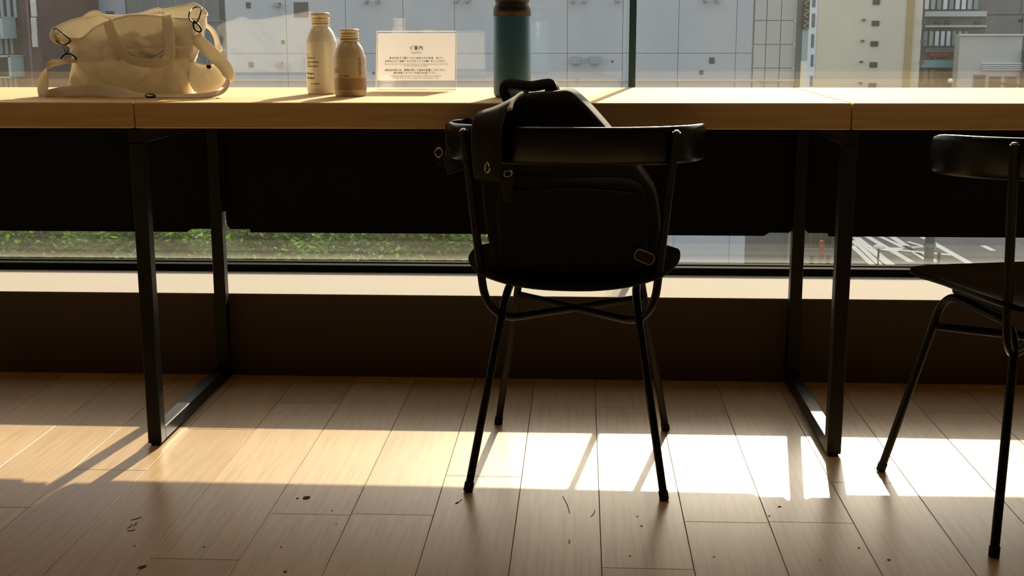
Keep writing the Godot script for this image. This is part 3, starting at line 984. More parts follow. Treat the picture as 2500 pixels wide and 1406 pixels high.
	# the front handle hangs down in a loop, the back one shows above the rim
	put("handle", strap(rel.call([Vector3(-1.0303, 0.8816, -2.728), Vector3(-1.0138, 0.8563, -2.706), Vector3(-0.9965, 0.8321, -2.694), Vector3(-0.9804, 0.807, -2.692), Vector3(-0.9553, 0.7966, -2.688), Vector3(-0.9216, 0.7932, -2.686), Vector3(-0.8986, 0.7957, -2.69), Vector3(-0.8866, 0.8094, -2.694), Vector3(-0.8872, 0.8449, -2.702), Vector3(-0.8985, 0.8943, -2.726)]), [Vector3(0.95, 0.25, 0.2), Vector3(0.93, 0.35, 0.1), Vector3(0.85, 0.5, 0.1), Vector3(0.6, 0.7, 0.4), Vector3(0.2, 0.8, 0.6), Vector3(0, 0.75, 0.66), Vector3(-0.4, 0.7, 0.6), Vector3(-0.95, 0.2, 0.25), Vector3(-1, 0.05, 0.1), Vector3(-1, 0, 0.1)], 0.0225, 0.0032, 8), M.canvas, bag)
	put("handle", strap(rel.call([Vector3(-1.1258, 0.8899, -2.842), Vector3(-1.1085, 0.898, -2.838), Vector3(-1.0901, 0.9015, -2.835), Vector3(-1.0711, 0.8924, -2.838), Vector3(-1.038, 0.8906, -2.845), Vector3(-0.9893, 0.8977, -2.842), Vector3(-0.9538, 0.9066, -2.836), Vector3(-0.9495, 0.903, -2.842)]), [Vector3(0.3, 0.3, 0.9), Vector3(0.1, 0.5, 0.86), Vector3(0, 0.4, 0.9), Vector3(0, 0.3, 0.95), Vector3(0, 0.3, 0.95), Vector3(0, 0.4, 0.9), Vector3(0.2, 0.5, 0.86), Vector3(0.3, 0.3, 0.9)], 0.024, 0.0032), M.canvas, bag)
	# corner tab at the left with its dark ring, snap hook and strap ring
	put("corner_tab", strap(rel.call([Vector3(-1.1632, 0.8672, -2.8), Vector3(-1.1725, 0.86, -2.792), Vector3(-1.1745, 0.8493, -2.788), Vector3(-1.1647, 0.8412, -2.79), Vector3(-1.148, 0.8402, -2.79)]), [Vector3(0.2, 0.6, 0.75), Vector3(-0.5, 0.3, 0.8), Vector3(-0.7, 0.1, 0.7), Vector3(-0.3, -0.5, 0.8), Vector3(0, -0.4, 0.9)], 0.024, 0.003), M.canvas, bag)
	tag(put("ring", tube(curve(rel.call([Vector3(-1.1706, 0.8672, -2.782), Vector3(-1.1574, 0.8653, -2.768), Vector3(-1.1353, 0.8529, -2.748), Vector3(-1.1216, 0.8432, -2.742), Vector3(-1.1248, 0.837, -2.742), Vector3(-1.136, 0.8326, -2.746), Vector3(-1.1527, 0.8342, -2.762), Vector3(-1.1711, 0.8403, -2.785), Vector3(-1.1849, 0.8528, -2.8)]), 5, true), 0.0017, 8, true), M.bronze, bag), "dark metal ring at the left corner")
	put("snap_hook", tube(curve(rel.call([Vector3(-1.1352, 0.8335, -2.742), Vector3(-1.1325, 0.8275, -2.73), Vector3(-1.1254, 0.8197, -2.718), Vector3(-1.1194, 0.8128, -2.711), Vector3(-1.119, 0.8197, -2.718), Vector3(-1.126, 0.8283, -2.732)]), 5, true), 0.0014, 8, true), M.bronze, bag)
	put("ring", tube(curve(rel.call([Vector3(-1.1285, 0.7953, -2.71), Vector3(-1.1326, 0.8014, -2.71), Vector3(-1.1255, 0.8102, -2.71), Vector3(-1.1162, 0.8137, -2.71), Vector3(-1.1046, 0.8102, -2.71), Vector3(-1.0979, 0.8023, -2.71), Vector3(-1.1009, 0.7988, -2.71), Vector3(-1.117, 0.7961, -2.711)]), 5, true), 0.0018, 8, true), M.bronze, bag)
	put("strap_end", strap(rel.call([Vector3(-1.1295, 0.7953, -2.708), Vector3(-1.1177, 0.7972, -2.704), Vector3(-1.1076, 0.7981, -2.704), Vector3(-1.0991, 0.7997, -2.708)]), [Vector3(0, 0.9, 0.4), Vector3(0, 0.9, 0.4), Vector3(0, 0.9, 0.4), Vector3(0, 0.9, 0.4)], 0.009, 0.006), M.canvas, bag)
	# shoulder strap: round the left, along the table, up the right side to the second hook
	put("shoulder_strap", strap(rel.call([Vector3(-1.1183, 0.797, -2.712), Vector3(-1.1363, 0.7969, -2.716), Vector3(-1.1567, 0.7915, -2.72), Vector3(-1.1697, 0.7784, -2.718), Vector3(-1.175, 0.76, -2.712), Vector3(-1.1731, 0.7418, -2.702), Vector3(-1.1654, 0.7275, -2.688), Vector3(-1.1442, 0.7257, -2.672), Vector3(-1.1034, 0.7322, -2.664), Vector3(-1.0503, 0.7368, -2.66), Vector3(-0.9935, 0.7317, -2.658), Vector3(-0.9499, 0.726, -2.66), Vector3(-0.9212, 0.725, -2.662)]), [Vector3(0, 0.25, 0.97), Vector3(0.05, 0.35, 0.93), Vector3(0.35, 0.5, 0.79), Vector3(0.7, 0.45, 0.55), Vector3(0.92, 0.2, 0.35), Vector3(0.95, 0.0, 0.3), Vector3(0.8, 0.2, 0.55), Vector3(0.35, 0.75, 0.5), Vector3(0.05, 0.93, -0.3), Vector3(0, 0.95, -0.3), Vector3(0, 0.8, -0.6), Vector3(0, 0.35, -0.93), Vector3(0, 0.2, -0.98)], 0.0285, 0.003, 7), M.canvas, bag)
	put("buckle", tube(curve(rel.call([Vector3(-0.9338, 0.7269, -2.668), Vector3(-0.9195, 0.7278, -2.668), Vector3(-0.9082, 0.7244, -2.65), Vector3(-0.9236, 0.7236, -2.648)]), 5, true), 0.0022, 8, true), M.bronze, bag)
	put("shoulder_strap", strap(rel.call([Vector3(-0.9208, 0.7251, -2.661), Vector3(-0.8844, 0.7241, -2.664), Vector3(-0.841, 0.7244, -2.668), Vector3(-0.7981, 0.7267, -2.674), Vector3(-0.7721, 0.7341, -2.684), Vector3(-0.7617, 0.7485, -2.694), Vector3(-0.7598, 0.7657, -2.7), Vector3(-0.7681, 0.7848, -2.704), Vector3(-0.7863, 0.803, -2.708), Vector3(-0.8092, 0.8229, -2.716), Vector3(-0.8294, 0.8394, -2.726), Vector3(-0.8391, 0.8507, -2.736)]), [Vector3(0, 0.2, -0.98), Vector3(0, 0.2, -0.98), Vector3(0, 0.25, -0.97), Vector3(-0.05, 0.35, -0.93), Vector3(-0.2, 0.3, -0.93), Vector3(-0.35, 0.1, -0.93), Vector3(0.55, 0.3, -0.78), Vector3(0.75, 0.5, -0.45), Vector3(0.68, 0.7, -0.2), Vector3(0.65, 0.75, -0.1), Vector3(0.7, 0.7, -0.1), Vector3(0.75, 0.65, -0.1)], 0.0285, 0.003, 7), M.canvas, bag)
	tag(put("ring", tube(curve(rel.call([Vector3(-0.8517, 0.9013, -2.742), Vector3(-0.8526, 0.8908, -2.737), Vector3(-0.8464, 0.8821, -2.733), Vector3(-0.8379, 0.8777, -2.731), Vector3(-0.8309, 0.8855, -2.733), Vector3(-0.8258, 0.9012, -2.737), Vector3(-0.8284, 0.9101, -2.75), Vector3(-0.8458, 0.9132, -2.775), Vector3(-0.854, 0.9087, -2.765)]), 5, true), 0.0015, 8, true), M.bronze, bag), "dark cord ring at the right corner")
	put("snap_hook", tube(curve(rel.call([Vector3(-0.8391, 0.8821, -2.73), Vector3(-0.8411, 0.8734, -2.729), Vector3(-0.838, 0.8647, -2.729), Vector3(-0.828, 0.8594, -2.728), Vector3(-0.8241, 0.8646, -2.728), Vector3(-0.8302, 0.8751, -2.729)]), 5, true), 0.0019, 8, true), M.bronze, bag)
	put("side_loop", strap(rel.call([Vector3(-0.852, 0.8719, -2.8), Vector3(-0.8389, 0.8746, -2.8), Vector3(-0.8245, 0.8665, -2.8), Vector3(-0.8113, 0.8504, -2.79), Vector3(-0.804, 0.8291, -2.78), Vector3(-0.7952, 0.817, -2.76)]), [Vector3(0.2, 0.6, 0.8), Vector3(0.2, 0.7, 0.7), Vector3(0.6, 0.4, 0.7), Vector3(0.85, 0.2, 0.5), Vector3(0.9, 0.1, 0.4), Vector3(0.9, 0.1, 0.4)], 0.014, 0.0028), M.canvas, bag)
	# the little pouch with a dark button on the right
	var pouch := base("pouch", Vector3.ZERO, 0.0, bag)
	pouch.set_meta("label", "small half-round pouch with a dark button")
	var pst := begin()
	var outline := [Vector3(-0.8504, 0.8002, -2.72), Vector3(-0.8372, 0.794, -2.72), Vector3(-0.8121, 0.7901, -2.72), Vector3(-0.7902, 0.794, -2.72), Vector3(-0.7748, 0.7949, -2.72), Vector3(-0.7674, 0.7808, -2.72), Vector3(-0.7711, 0.7598, -2.72), Vector3(-0.7857, 0.7404, -2.72), Vector3(-0.8099, 0.728, -2.72), Vector3(-0.8353, 0.7271, -2.72), Vector3(-0.8508, 0.7439, -2.72), Vector3(-0.8557, 0.7703, -2.72)]
	var ring := curve(rel.call(outline), 5, true)
	var pc := Vector3.ZERO
	for p in ring: pc += p
	pc /= ring.size()
	for side in [1.0, -1.0]:
		var prow := []
		for k in 10:
			var t := k / 9.0
			var row := PackedVector3Array()
			for p in ring:
				var q: Vector3 = p.lerp(pc, t * 0.985)
				q.z += side * (0.0075 * sqrt(1.0 - pow(1.0 - t, 2.0)) + 0.003 * wr.get_noise_3d(q.x * 2.0, q.y * 1.2, side))
				row.append(q)
			prow.append(row)
		if side < 0: prow.reverse()
		sheet(pst, prow, false, true)
	put("pouch_body", done(pst), M.canvas, pouch)
	put("pouch_hem", tube(curve(rel.call([Vector3(-0.8482, 0.8003, -2.713), Vector3(-0.8335, 0.7943, -2.708), Vector3(-0.8079, 0.7904, -2.706), Vector3(-0.7867, 0.7943, -2.708), Vector3(-0.7728, 0.795, -2.713)]), 5), 0.0016, 8), M.canvas, pouch)
	var btn := put("button", lathe([Vector2(0, 0.003), Vector2(0.0035, 0.003), Vector2(0.0052, 0.002), Vector2(0.0054, 0.0)], 20), M.bronze, pouch, Vector3(-0.8051, 0.7864, -2.708) - o)
	btn.rotation.x = PI / 2
	put("side_strap", strap(rel.call([Vector3(-0.8354, 0.8297, -2.738), Vector3(-0.8396, 0.8175, -2.732), Vector3(-0.8448, 0.8053, -2.726), Vector3(-0.8471, 0.7949, -2.72)]), [Vector3(0.9, 0.3, 0), Vector3(0.9, 0.3, 0), Vector3(0.9, 0.3, 0), Vector3(0.9, 0.3, 0)], 0.013, 0.003), M.canvas, bag)


func backpack() -> void:
	rest_y = -1000.0
	var b := base("backpack", Vector3(-0.0083, 0, -2.448), deg_to_rad(-4.1))
	tag(b, "black fabric backpack on the seat of the middle chair, strap over its back", "backpack")
	var pts := [Vector3(-0.1164, 0.7316, 0.14), Vector3(-0.0898, 0.7466, 0.14), Vector3(-0.0446, 0.7512, 0.14), Vector3(-0.0026, 0.7551, 0.14), Vector3(0.0268, 0.7286, 0.14), Vector3(0.0609, 0.6917, 0.14), Vector3(0.1142, 0.6287, 0.14), Vector3(0.1565, 0.5689, 0.14), Vector3(0.1669, 0.5006, 0.14), Vector3(0.1636, 0.4468, 0.14), Vector3(0.1444, 0.42, 0.14), Vector3(0.0069, 0.4107, 0.14), Vector3(-0.1211, 0.4141, 0.14), Vector3(-0.1483, 0.4403, 0.14), Vector3(-0.1619, 0.5103, 0.14), Vector3(-0.169, 0.6027, 0.14), Vector3(-0.1701, 0.6712, 0.14), Vector3(-0.1507, 0.7089, 0.14)]
	var flat := []
	for p in pts: flat.append(Vector2(p.x, p.y))
	var out := PackedVector2Array()
	for k in flat.size():
		var p: Vector2 = flat[k]
		var a: Vector2 = p.lerp(flat[(k - 1 + flat.size()) % flat.size()], 0.25)
		var c: Vector2 = p.lerp(flat[(k + 1) % flat.size()], 0.25)
		for i in 4: out.append(a.bezier_interpolate(a.lerp(p, 0.6), c.lerp(p, 0.6), c, i / 3.0))
	put("body", slab(out, 0.03, 0.145, 0.010, 4), M.pack, b)
	# front pocket, a shallower panel on the side that faces the viewer
	var pocket := []
	for p in [Vector3(-0.1206, 0.588, 0.14), Vector3(0.0054, 0.5957, 0.14), Vector3(0.1262, 0.5874, 0.14), Vector3(0.1428, 0.5002, 0.14), Vector3(0.129, 0.4344, 0.14), Vector3(0.0068, 0.4263, 0.14), Vector3(-0.1171, 0.4291, 0.14), Vector3(-0.1364, 0.4952, 0.14)]: pocket.append(Vector2(p.x, p.y))
	put("front_pocket", slab(smooth_outline(pocket, 5), 0.13, 0.156, 0.010, 3), M.pack, b)
	put("zip", tube(curve([Vector3(-0.1177, 0.5678, 0.162), Vector3(0.0073, 0.5757, 0.162), Vector3(0.1308, 0.5676, 0.162)], 8), 0.0022, 6), M.rubber, b)
	# padded grab handle on top
	put("grab_handle", strap([Vector3(-0.1216, 0.7324, 0.1), Vector3(-0.1292, 0.7483, 0.1), Vector3(-0.1261, 0.7596, 0.1), Vector3(-0.1122, 0.7627, 0.1), Vector3(-0.0792, 0.759, 0.1), Vector3(-0.0524, 0.7629, 0.1), Vector3(-0.0402, 0.7622, 0.1), Vector3(-0.0355, 0.7509, 0.1), Vector3(-0.0401, 0.7373, 0.1)], [Vector3(0.2, 0, 1), Vector3(0.2, 0, 1), Vector3(0.1, 0.2, 1), Vector3(0, 0.2, 1), Vector3(0, 0.2, 1), Vector3(0, 0.2, 1), Vector3(-0.1, 0.2, 1), Vector3(-0.2, 0, 1), Vector3(-0.2, 0, 1)], 0.022, 0.017, 7), M.pack_web, b)
	put("handle_stay", slab(PackedVector2Array([cxy(Vector3(-0.0509, 0.7674, 0.1)), cxy(Vector3(-0.0425, 0.7689, 0.1)), cxy(Vector3(-0.0287, 0.7577, 0.1)), cxy(Vector3(-0.0294, 0.7374, 0.1)), cxy(Vector3(-0.0523, 0.7373, 0.1))]), 0.090, 0.110, 0.003, 2), M.pack, b)
	# left shoulder strap: up from the top, over the backrest, down its outside
	put("shoulder_strap", strap([Vector3(-0.1046, 0.7325, 0.1), Vector3(-0.1185, 0.7288, 0.17), Vector3(-0.1325, 0.7189, 0.225), Vector3(-0.1397, 0.6948, 0.252), Vector3(-0.1409, 0.6587, 0.25), Vector3(-0.141, 0.6209, 0.236), Vector3(-0.1402, 0.5988, 0.222)], [Vector3(0.8, 0.5, -0.2), Vector3(0.85, 0.45, 0.1), Vector3(0.95, 0.25, 0), Vector3(1, 0, 0.25), Vector3(1, 0, 0.3), Vector3(1, 0, 0.3), Vector3(1, 0, 0.3)], 0.056, 0.011, 7), M.pack, b)
	tag(put("strap_lining", strap([Vector3(-0.0909, 0.7449, 0.15), Vector3(-0.0983, 0.7409, 0.175), Vector3(-0.1035, 0.7338, 0.205), Vector3(-0.1051, 0.7238, 0.232)], [Vector3(0.6, 0.75, 0.2), Vector3(0.7, 0.7, 0.2), Vector3(0.8, 0.55, 0.2), Vector3(0.9, 0.3, 0.2)], 0.016, 0.006, 6), M.pack_edge, b), "felt edge of the strap, lightened as if sunlit")
	# the other strap is looped round the left end of the backrest and hangs there
	put("shoulder_strap", strap([Vector3(-0.1983, 0.6645, 0.06), Vector3(-0.2029, 0.6844, 0.045), Vector3(-0.2253, 0.6886, 0.04), Vector3(-0.2447, 0.6822, 0.04), Vector3(-0.2448, 0.6593, 0.05), Vector3(-0.2418, 0.631, 0.06), Vector3(-0.2484, 0.6088, 0.06)], [Vector3(0.3, 0, 1), Vector3(0.3, 0, 1), Vector3(0.2, 0, 1), Vector3(0.2, 0, 1), Vector3(0.2, 0, 1), Vector3(0.3, 0, 1), Vector3(0.3, 0, 1)], 0.05, 0.009, 7), M.pack_web, b)
	put("webbing", strap([Vector3(-0.2239, 0.6634, 0.05), Vector3(-0.2262, 0.642, 0.075), Vector3(-0.2271, 0.62, 0.09), Vector3(-0.2224, 0.5977, 0.1)], [Vector3(1, 0, 0.3), Vector3(1, 0, 0.3), Vector3(1, 0.1, 0.3), Vector3(1, 0.2, 0.3)], 0.036, 0.005), M.pack_web, b)
	put("buckle", slab(PackedVector2Array([cxy(Vector3(-0.2676, 0.6181, 0.06)), cxy(Vector3(-0.2403, 0.6184, 0.06)), cxy(Vector3(-0.2421, 0.6018, 0.06)), cxy(Vector3(-0.263, 0.6055, 0.06))]), 0.056, 0.066, 0.002, 2), M.chair_tube, b)
	put("ring", tube(curve([Vector3(-0.2681, 0.6312, 0.065), Vector3(-0.2632, 0.6392, 0.065), Vector3(-0.2552, 0.6377, 0.065), Vector3(-0.2537, 0.6282, 0.065), Vector3(-0.2618, 0.6218, 0.065)], 6, true), 0.0016, 8, true), M.steel, b)
	put("ring", tube(curve([Vector3(-0.1371, 0.6339, 0.262), Vector3(-0.1342, 0.6281, 0.262), Vector3(-0.1335, 0.6195, 0.262), Vector3(-0.1396, 0.6158, 0.256), Vector3(-0.1424, 0.6245, 0.256)], 6, true), 0.0016, 8, true), M.steel, b)
	put("strap_slider", tube(curve([Vector3(-0.1162, 0.6103, 0.19), Vector3(-0.1042, 0.6105, 0.19), Vector3(-0.1034, 0.6053, 0.19), Vector3(-0.1079, 0.6015, 0.19), Vector3(-0.1154, 0.6014, 0.19)], 4, true), 0.0016, 8, true), M.steel, b)
	put("slider_tab", slab(PackedVector2Array([cxy(Vector3(-0.117, 0.5991, 0.19)), cxy(Vector3(-0.1072, 0.5993, 0.19)), cxy(Vector3(-0.1079, 0.594, 0.19)), cxy(Vector3(-0.1155, 0.5939, 0.19))]), 0.185, 0.191, 0.001, 1), M.chair_tube, b)
	put("webbing", strap([Vector3(-0.1146, 0.6503, 0.155), Vector3(-0.1108, 0.6233, 0.185), Vector3(-0.1109, 0.5934, 0.185), Vector3(-0.1155, 0.5434, 0.15)], [Vector3.RIGHT, Vector3.RIGHT, Vector3.RIGHT, Vector3.RIGHT], 0.02, 0.003), M.pack_web, b)
	# a small patch with a pale stitched rim, set askew at the lower right
	var patch := put("patch", slab(round_rect(0.034, 0.0185, 0.006), -0.001, 0.0012, 0.0004, 1), M.patch, b, Vector3(0.1391, 0.4532, 0.166))
	patch.rotation = Vector3(0, 0, deg_to_rad(-22))
	var rr := PackedVector3Array()
	for p in round_rect(0.036, 0.0205, 0.0075): rr.append(Vector3(p.x, p.y, 0.0012))
	put("patch_rim", tube(rr, 0.0012, 6, true), M.patch_rim, patch)


func cxy(p: Vector3) -> Vector2:
	return Vector2(p.x, p.y)


# ---------------------------------------------------------------- outside

func building(called: String, label: String, x0: float, x1: float, y1: float, z: float, depth: float, m: Material) -> Node3D:
	var b := base(called, Vector3((x0 + x1) / 2.0, STREET, z))
	tag(b, label, "building")
	put("wall", plain_box(Vector3(x1 - x0, y1 - STREET, depth)), m, b, Vector3(0, (y1 - STREET) / 2.0, -depth / 2.0))
	return b


# a framed window set on a building's front; q = [x, y, width, height] in the world
func far_window(b: Node3D, q: Array, frame: Material, glass: Material, called := "window") -> Node3D:
	var w := put(called, chamfer_box(Vector3(q[2], q[3], 0.10), 0.01), frame, b, Vector3(q[0], q[1], b.position.z + 0.02) - b.position)
	put("glass", plain_box(Vector3(q[2] * 0.84, q[3] * 0.84, 0.03)), glass, w, Vector3(0, 0, 0.05))
	return w


func far_bar(b: Node3D, called: String, q: Array, d: float, m: Material, push := 0.0) -> MeshInstance3D:
	# never above the roof nor below the street
	var roof: float = STREET + ((b.get_node("wall") as MeshInstance3D).mesh as BoxMesh).size.y
	var hi := minf(q[1] + q[3] / 2.0, roof)
	var lo := maxf(q[1] - q[3] / 2.0, STREET)
	return put(called, plain_box(Vector3(q[2], hi - lo, d)), m, b, Vector3(q[0], (hi + lo) / 2.0, b.position.z + d / 2.0 + push) - b.position)


func street_scene() -> void:
	var m := {}
	m.asphalt = mat(Color(0.33, 0.335, 0.335), 0.9)
	m.walk = mat(Color(0.66, 0.64, 0.60), 0.9)
	m.white = mat(Color(0.88, 0.87, 0.82), 0.8)
	m.grey = mat(Color(0.70, 0.725, 0.735), 0.85)
	m.grey2 = mat(Color(0.72, 0.72, 0.69), 0.85)
	m.dark_grey = mat(Color(0.40, 0.42, 0.42), 0.85)
	m.joint = mat(Color(0.60, 0.625, 0.64), 0.9)
	m.cream = mat(Color(0.80, 0.78, 0.70), 0.85)
	m.tan = mat(Color(0.66, 0.58, 0.42), 0.85)
	m.pale = mat(Color(0.82, 0.85, 0.87), 0.8)
	m.frame = mat(Color(0.30, 0.32, 0.31), 0.5)
	m.glass = mat(Color(0.22, 0.25, 0.26), 0.5)
	m.blue_glass = mat(Color(0.30, 0.38, 0.42), 0.2)
	m.curtain = mat(Color(0.60, 0.68, 0.68), 0.8)
	m.curtain2 = mat(Color(0.50, 0.58, 0.60), 0.8)
	m.black = mat(Color(0.10, 0.12, 0.13), 0.6)
	m.plum = mat(Color(0.30, 0.22, 0.26), 0.7)
	m.brown = mat(Color(0.28, 0.22, 0.17), 0.8)
	m.red = mat(Color(0.60, 0.16, 0.12), 0.6)
	m.teal = mat(Color(0.42, 0.62, 0.62), 0.4)
	m.lamp = mat(Color(0.95, 0.93, 0.85), 0.5)
	m.yellow = mat(Color(0.78, 0.76, 0.48), 0.7)
	m.steel = mat(Color(0.45, 0.46, 0.46), 0.5, 0.3)

	# ground: the road, a pavement along the grey block, white road markings
	tag(put("street", plain_box(Vector3(260, 0.2, 200)), m.asphalt, self, Vector3(0, STREET - 0.1, -84)), "grey asphalt street below the window", "", "", "structure")
	var walk := tag(put("pavement", chamfer_box(Vector3(40, 0.16, 2.2), 0.02), m.walk, self, Vector3(-12.5, STREET + 0.08, -34.3)), "pale pavement along the foot of the grey panel building", "", "", "structure") as Node3D
	var near := put("pavement", chamfer_box(Vector3(60, 0.16, 8.0), 0.02), m.asphalt, self, Vector3(0, STREET + 0.08, -10.0))
	tag(near, "grey pavement below the window with street trees", "", "", "structure")
	var marks := base("road_marking", Vector3(0, STREET, 0))
	tag(marks, "white painted stripes and arrow on the road at the right", "", "", "structure")
	for s in [[Vector3(9.0753, -5.99, -41.6675), Vector3(8.9119, -5.99, -36.9907), 0.22], [Vector3(8.8525, -5.99, -40.6024), Vector3(8.7158, -5.99, -36.6549), 0.22], [Vector3(9.3102, -5.99, -42.2685), Vector3(9.2555, -5.99, -36.679), 0.28], [Vector3(9.734, -5.99, -42.4586), Vector3(9.9913, -5.99, -37.7103), 0.22], [Vector3(10.1763, -5.99, -42.4777), Vector3(10.4029, -5.99, -40.3559), 0.18], [Vector3(10.5633, -5.99, -42.4944), Vector3(10.5577, -5.99, -38.1498), 0.24], [Vector3(10.4815, -5.99, -40.6735), Vector3(10.7908, -5.99, -37.7459), 0.22], [Vector3(11.5807, -5.99, -42.6246), Vector3(11.5864, -5.99, -42.0274), 0.25], [Vector3(11.5966, -5.99, -41.3649), Vector3(11.6719, -5.99, -37.4465), 0.24], [Vector3(13.0611, -5.99, -40.7861), Vector3(13.0945, -5.99, -39.8597), 0.2], [Vector3(10.8318, -5.99, -41.4955), Vector3(11.0771, -5.99, -40.6995), 0.16], [Vector3(10.6262, -5.99, -40.3656), Vector3(11.1145, -5.99, -40.5434), 0.16]]:
		var a: Vector3 = s[0]
		var c: Vector3 = s[1]
		var o := put("stripe", plain_box(Vector3(s[2], 0.012, a.distance_to(c))), m.white, marks, (a + c) / 2.0 - marks.position)
		o.rotation.y = atan2(c.x - a.x, c.z - a.z)
	var arrow := put("arrow", slab(PackedVector2Array([Vector2(-1.5, 0.12), Vector2(0.1, 0.12), Vector2(0.1, 0.5), Vector2(1.2, 0.0), Vector2(0.1, -0.5), Vector2(0.1, -0.12), Vector2(-1.5, -0.12)]), 0.0, 0.012, 0.002, 1), m.white, marks, Vector3(10.2491, -5.99, -39.7348) - marks.position)
	arrow.rotation = Vector3(-PI / 2, deg_to_rad(150), 0)

	# the big grey panel building opposite
	var z := -35.5
	var xs := [-10.0135, -8.2942, -6.6071, -4.9863, -3.5459, -1.9974, -0.3993, 1.1343, 2.672, 4.2586, 4.7072]
	var ys := [7.6642, 5.4233, 3.1211, 2.6313, 0.2516, -2.1952, -4.7119]
	var g := building("panel_building", "long pale grey building of concrete panels straight across the street", xs[0], 5.8422, 5.0, z - 0.06, 14.0, m.joint)
	var panel_rows := [5.0, ys[2] , ys[4], ys[5], ys[6], -6.0]
	for i in xs.size() - 1:
		for k in panel_rows.size() - 1:
			var hh: float = panel_rows[k] - panel_rows[k + 1]
			put("panel", plain_box(Vector3(xs[i + 1] - xs[i] - 0.014, hh - 0.014, 0.06)), m.grey, g, Vector3((xs[i] + xs[i + 1]) / 2.0, (panel_rows[k] + panel_rows[k + 1]) / 2.0, z - 0.03) - g.position)
	var tx := [4.7409, 5.0769, 5.4686, 5.882]
	var ty := 5.0
	while ty > -6.0:
		for i in 3:
			var hh := minf(0.645, ty + 6.0)
			put("tile_panel", plain_box(Vector3(tx[i + 1] - tx[i] - 0.022, hh - 0.022, 0.05)), m.grey2, g, Vector3((tx[i] + tx[i + 1]) / 2.0, ty - hh / 2.0, z - 0.035) - g.position)
		ty -= 0.645
	for q in [[-7.8553, 1.454, 0.4173, 0.4255]]: far_window(g, q, m.frame, m.glass)
	for q in [[-9.3486, 1.5815, 0.1396, 0.1681], [-9.34, -0.0591, 0.1527, 0.1599], [3.6117, 0.0469, 0.1579, 0.1789], [3.3275, -0.2779, 0.1131, 0.1235], [-0.1282, -0.5036, 0.0801, 0.1019], [-5.8519, -0.2882, 0.0815, 0.0683], [-8.4006, 0.5655, 0.105, 0.1132], [0.8588, 0.0262, 0.0683, 0.0674]]:
		far_window(g, q, m.dark_grey, m.glass, "vent")
	for q in [[-8.5006, 1.5678, 0.1509, 0.1567], [-8.5071, -0.0595, 0.1523, 0.1597], [-6.0005, 1.6497, 0.1036, 0.1003], [-5.6898, 1.6487, 0.1035, 0.1002], [-3.4883, 1.6642, 0.1142, 0.0999], [-3.18, 1.6632, 0.1141, 0.0998], [-0.2596, 1.6432, 0.1018, 0.0994], [0.0457, 1.6422, 0.1017, 0.0993], [0.971, 1.6504, 0.1127, 0.0992], [3.3848, 1.6429, 0.1007, 0.0988], [3.6979, 1.642, 0.1006, 0.0988], [-0.167, 0.0268, 0.274, 0.2475], [0.3577, 0.0265, 0.2621, 0.2473]]:
		var hood := begin()
		var rows := []
		for k in 7:
			var a := PI / 2.0 * k / 6.0
			rows.append(PackedVector3Array([Vector3(-q[2] / 2.0, q[3] * (0.5 - (1.0 - sin(a)) * 0.5), 0.30 * cos(a) * 0.9), Vector3(q[2] / 2.0, q[3] * (0.5 - (1.0 - sin(a)) * 0.5), 0.30 * cos(a) * 0.9)]))
		sheet(hood, rows)
		add_box(hood, Vector3(q[2], q[3] * 0.5, 0.27), 0.01, Vector3(0, -q[3] * 0.02, 0.135))
		var v := put("vent_hood", done(hood), M.hood, g, Vector3(q[0], q[1], z) - g.position)
		put("grille", plain_box(Vector3(q[2], q[3] * 0.28, 0.06)), m.black, v, Vector3(0, q[3] * 0.36, 0.02))
	far_bar(g, "ledge", [-1.9998, -0.4926, 16.0079, 0.0567], 0.12, m.grey2)
	far_bar(g, "lower_band", [2.6391, -5.6438, 4.138, 1.792], 0.05, mat(Color(0.44, 0.465, 0.485), 0.85))  # darker grey bands low on the facade
	far_bar(g, "lower_band", [5.4324, -5.621, 1.437, 1.7841], 0.06, mat(Color(0.33, 0.35, 0.355), 0.85))
	far_bar(g, "down_pipe", [5.9602, 0.5786, 0.1452, 15.533], 0.18, m.dark_grey)
	for q in [[6.0961, 1.2839, 0.1667, 0.7686]]:
		var sg := far_bar(g, "hanging_sign", q, 0.25, m.brown, 0.1)
		for k in 3:
			put("sign_mark", tube(curve([Vector3(-0.06, 0.12, 0), Vector3(0.06, 0.06, 0), Vector3(-0.05, -0.02, 0), Vector3(0.05, -0.1, 0)], 4), 0.012, 6), m.curtain, sg, Vector3(0, 0.32 - k * 0.30, 0.13))
	far_bar(g, "light_box", [6.1103, 0.4676, 0.1563, 0.8646], 0.2, m.curtain, 0.05)

	# cream tower to its right
	z = -58.0
	var t := building("tower_building", "cream tower block with a column of small windows, right of the grey building", 10.1075, 15.1663, 7.0, z, 10.0, m.cream)
	far_bar(t, "side_strip", [10.2933, 2.1958, 0.4345, 21.4525], 0.05, m.pale)
	far_bar(t, "warm_band", [14.6208, 2.1821, 0.3053, 21.365], 0.08, m.tan)
	for q in [[13.0972, 2.0979, 0.3063, 0.2316], [13.113, 1.1685, 0.3254, 0.2331], [13.1088, 0.2691, 0.3264, 0.2346], [13.1238, -0.6545, 0.3275, 0.2362], [13.1206, -1.5841, 0.3286, 0.2377]]:
		var w := far_window(t, q, m.frame, m.glass)
		put("mullion", plain_box(Vector3(0.03, q[3] * 0.84, 0.03)), m.frame, w, Vector3(0, 0, 0.06))
	for q in [[12.5809, 1.3132, 0.1266, 0.0896], [12.5759, 0.3961, 0.127, 0.0902], [12.5709, -0.527, 0.1274, 0.0908], [12.5851, -1.4746, 0.1279, 0.0914]]:
		far_bar(t, "vent", q, 0.12, m.frame)
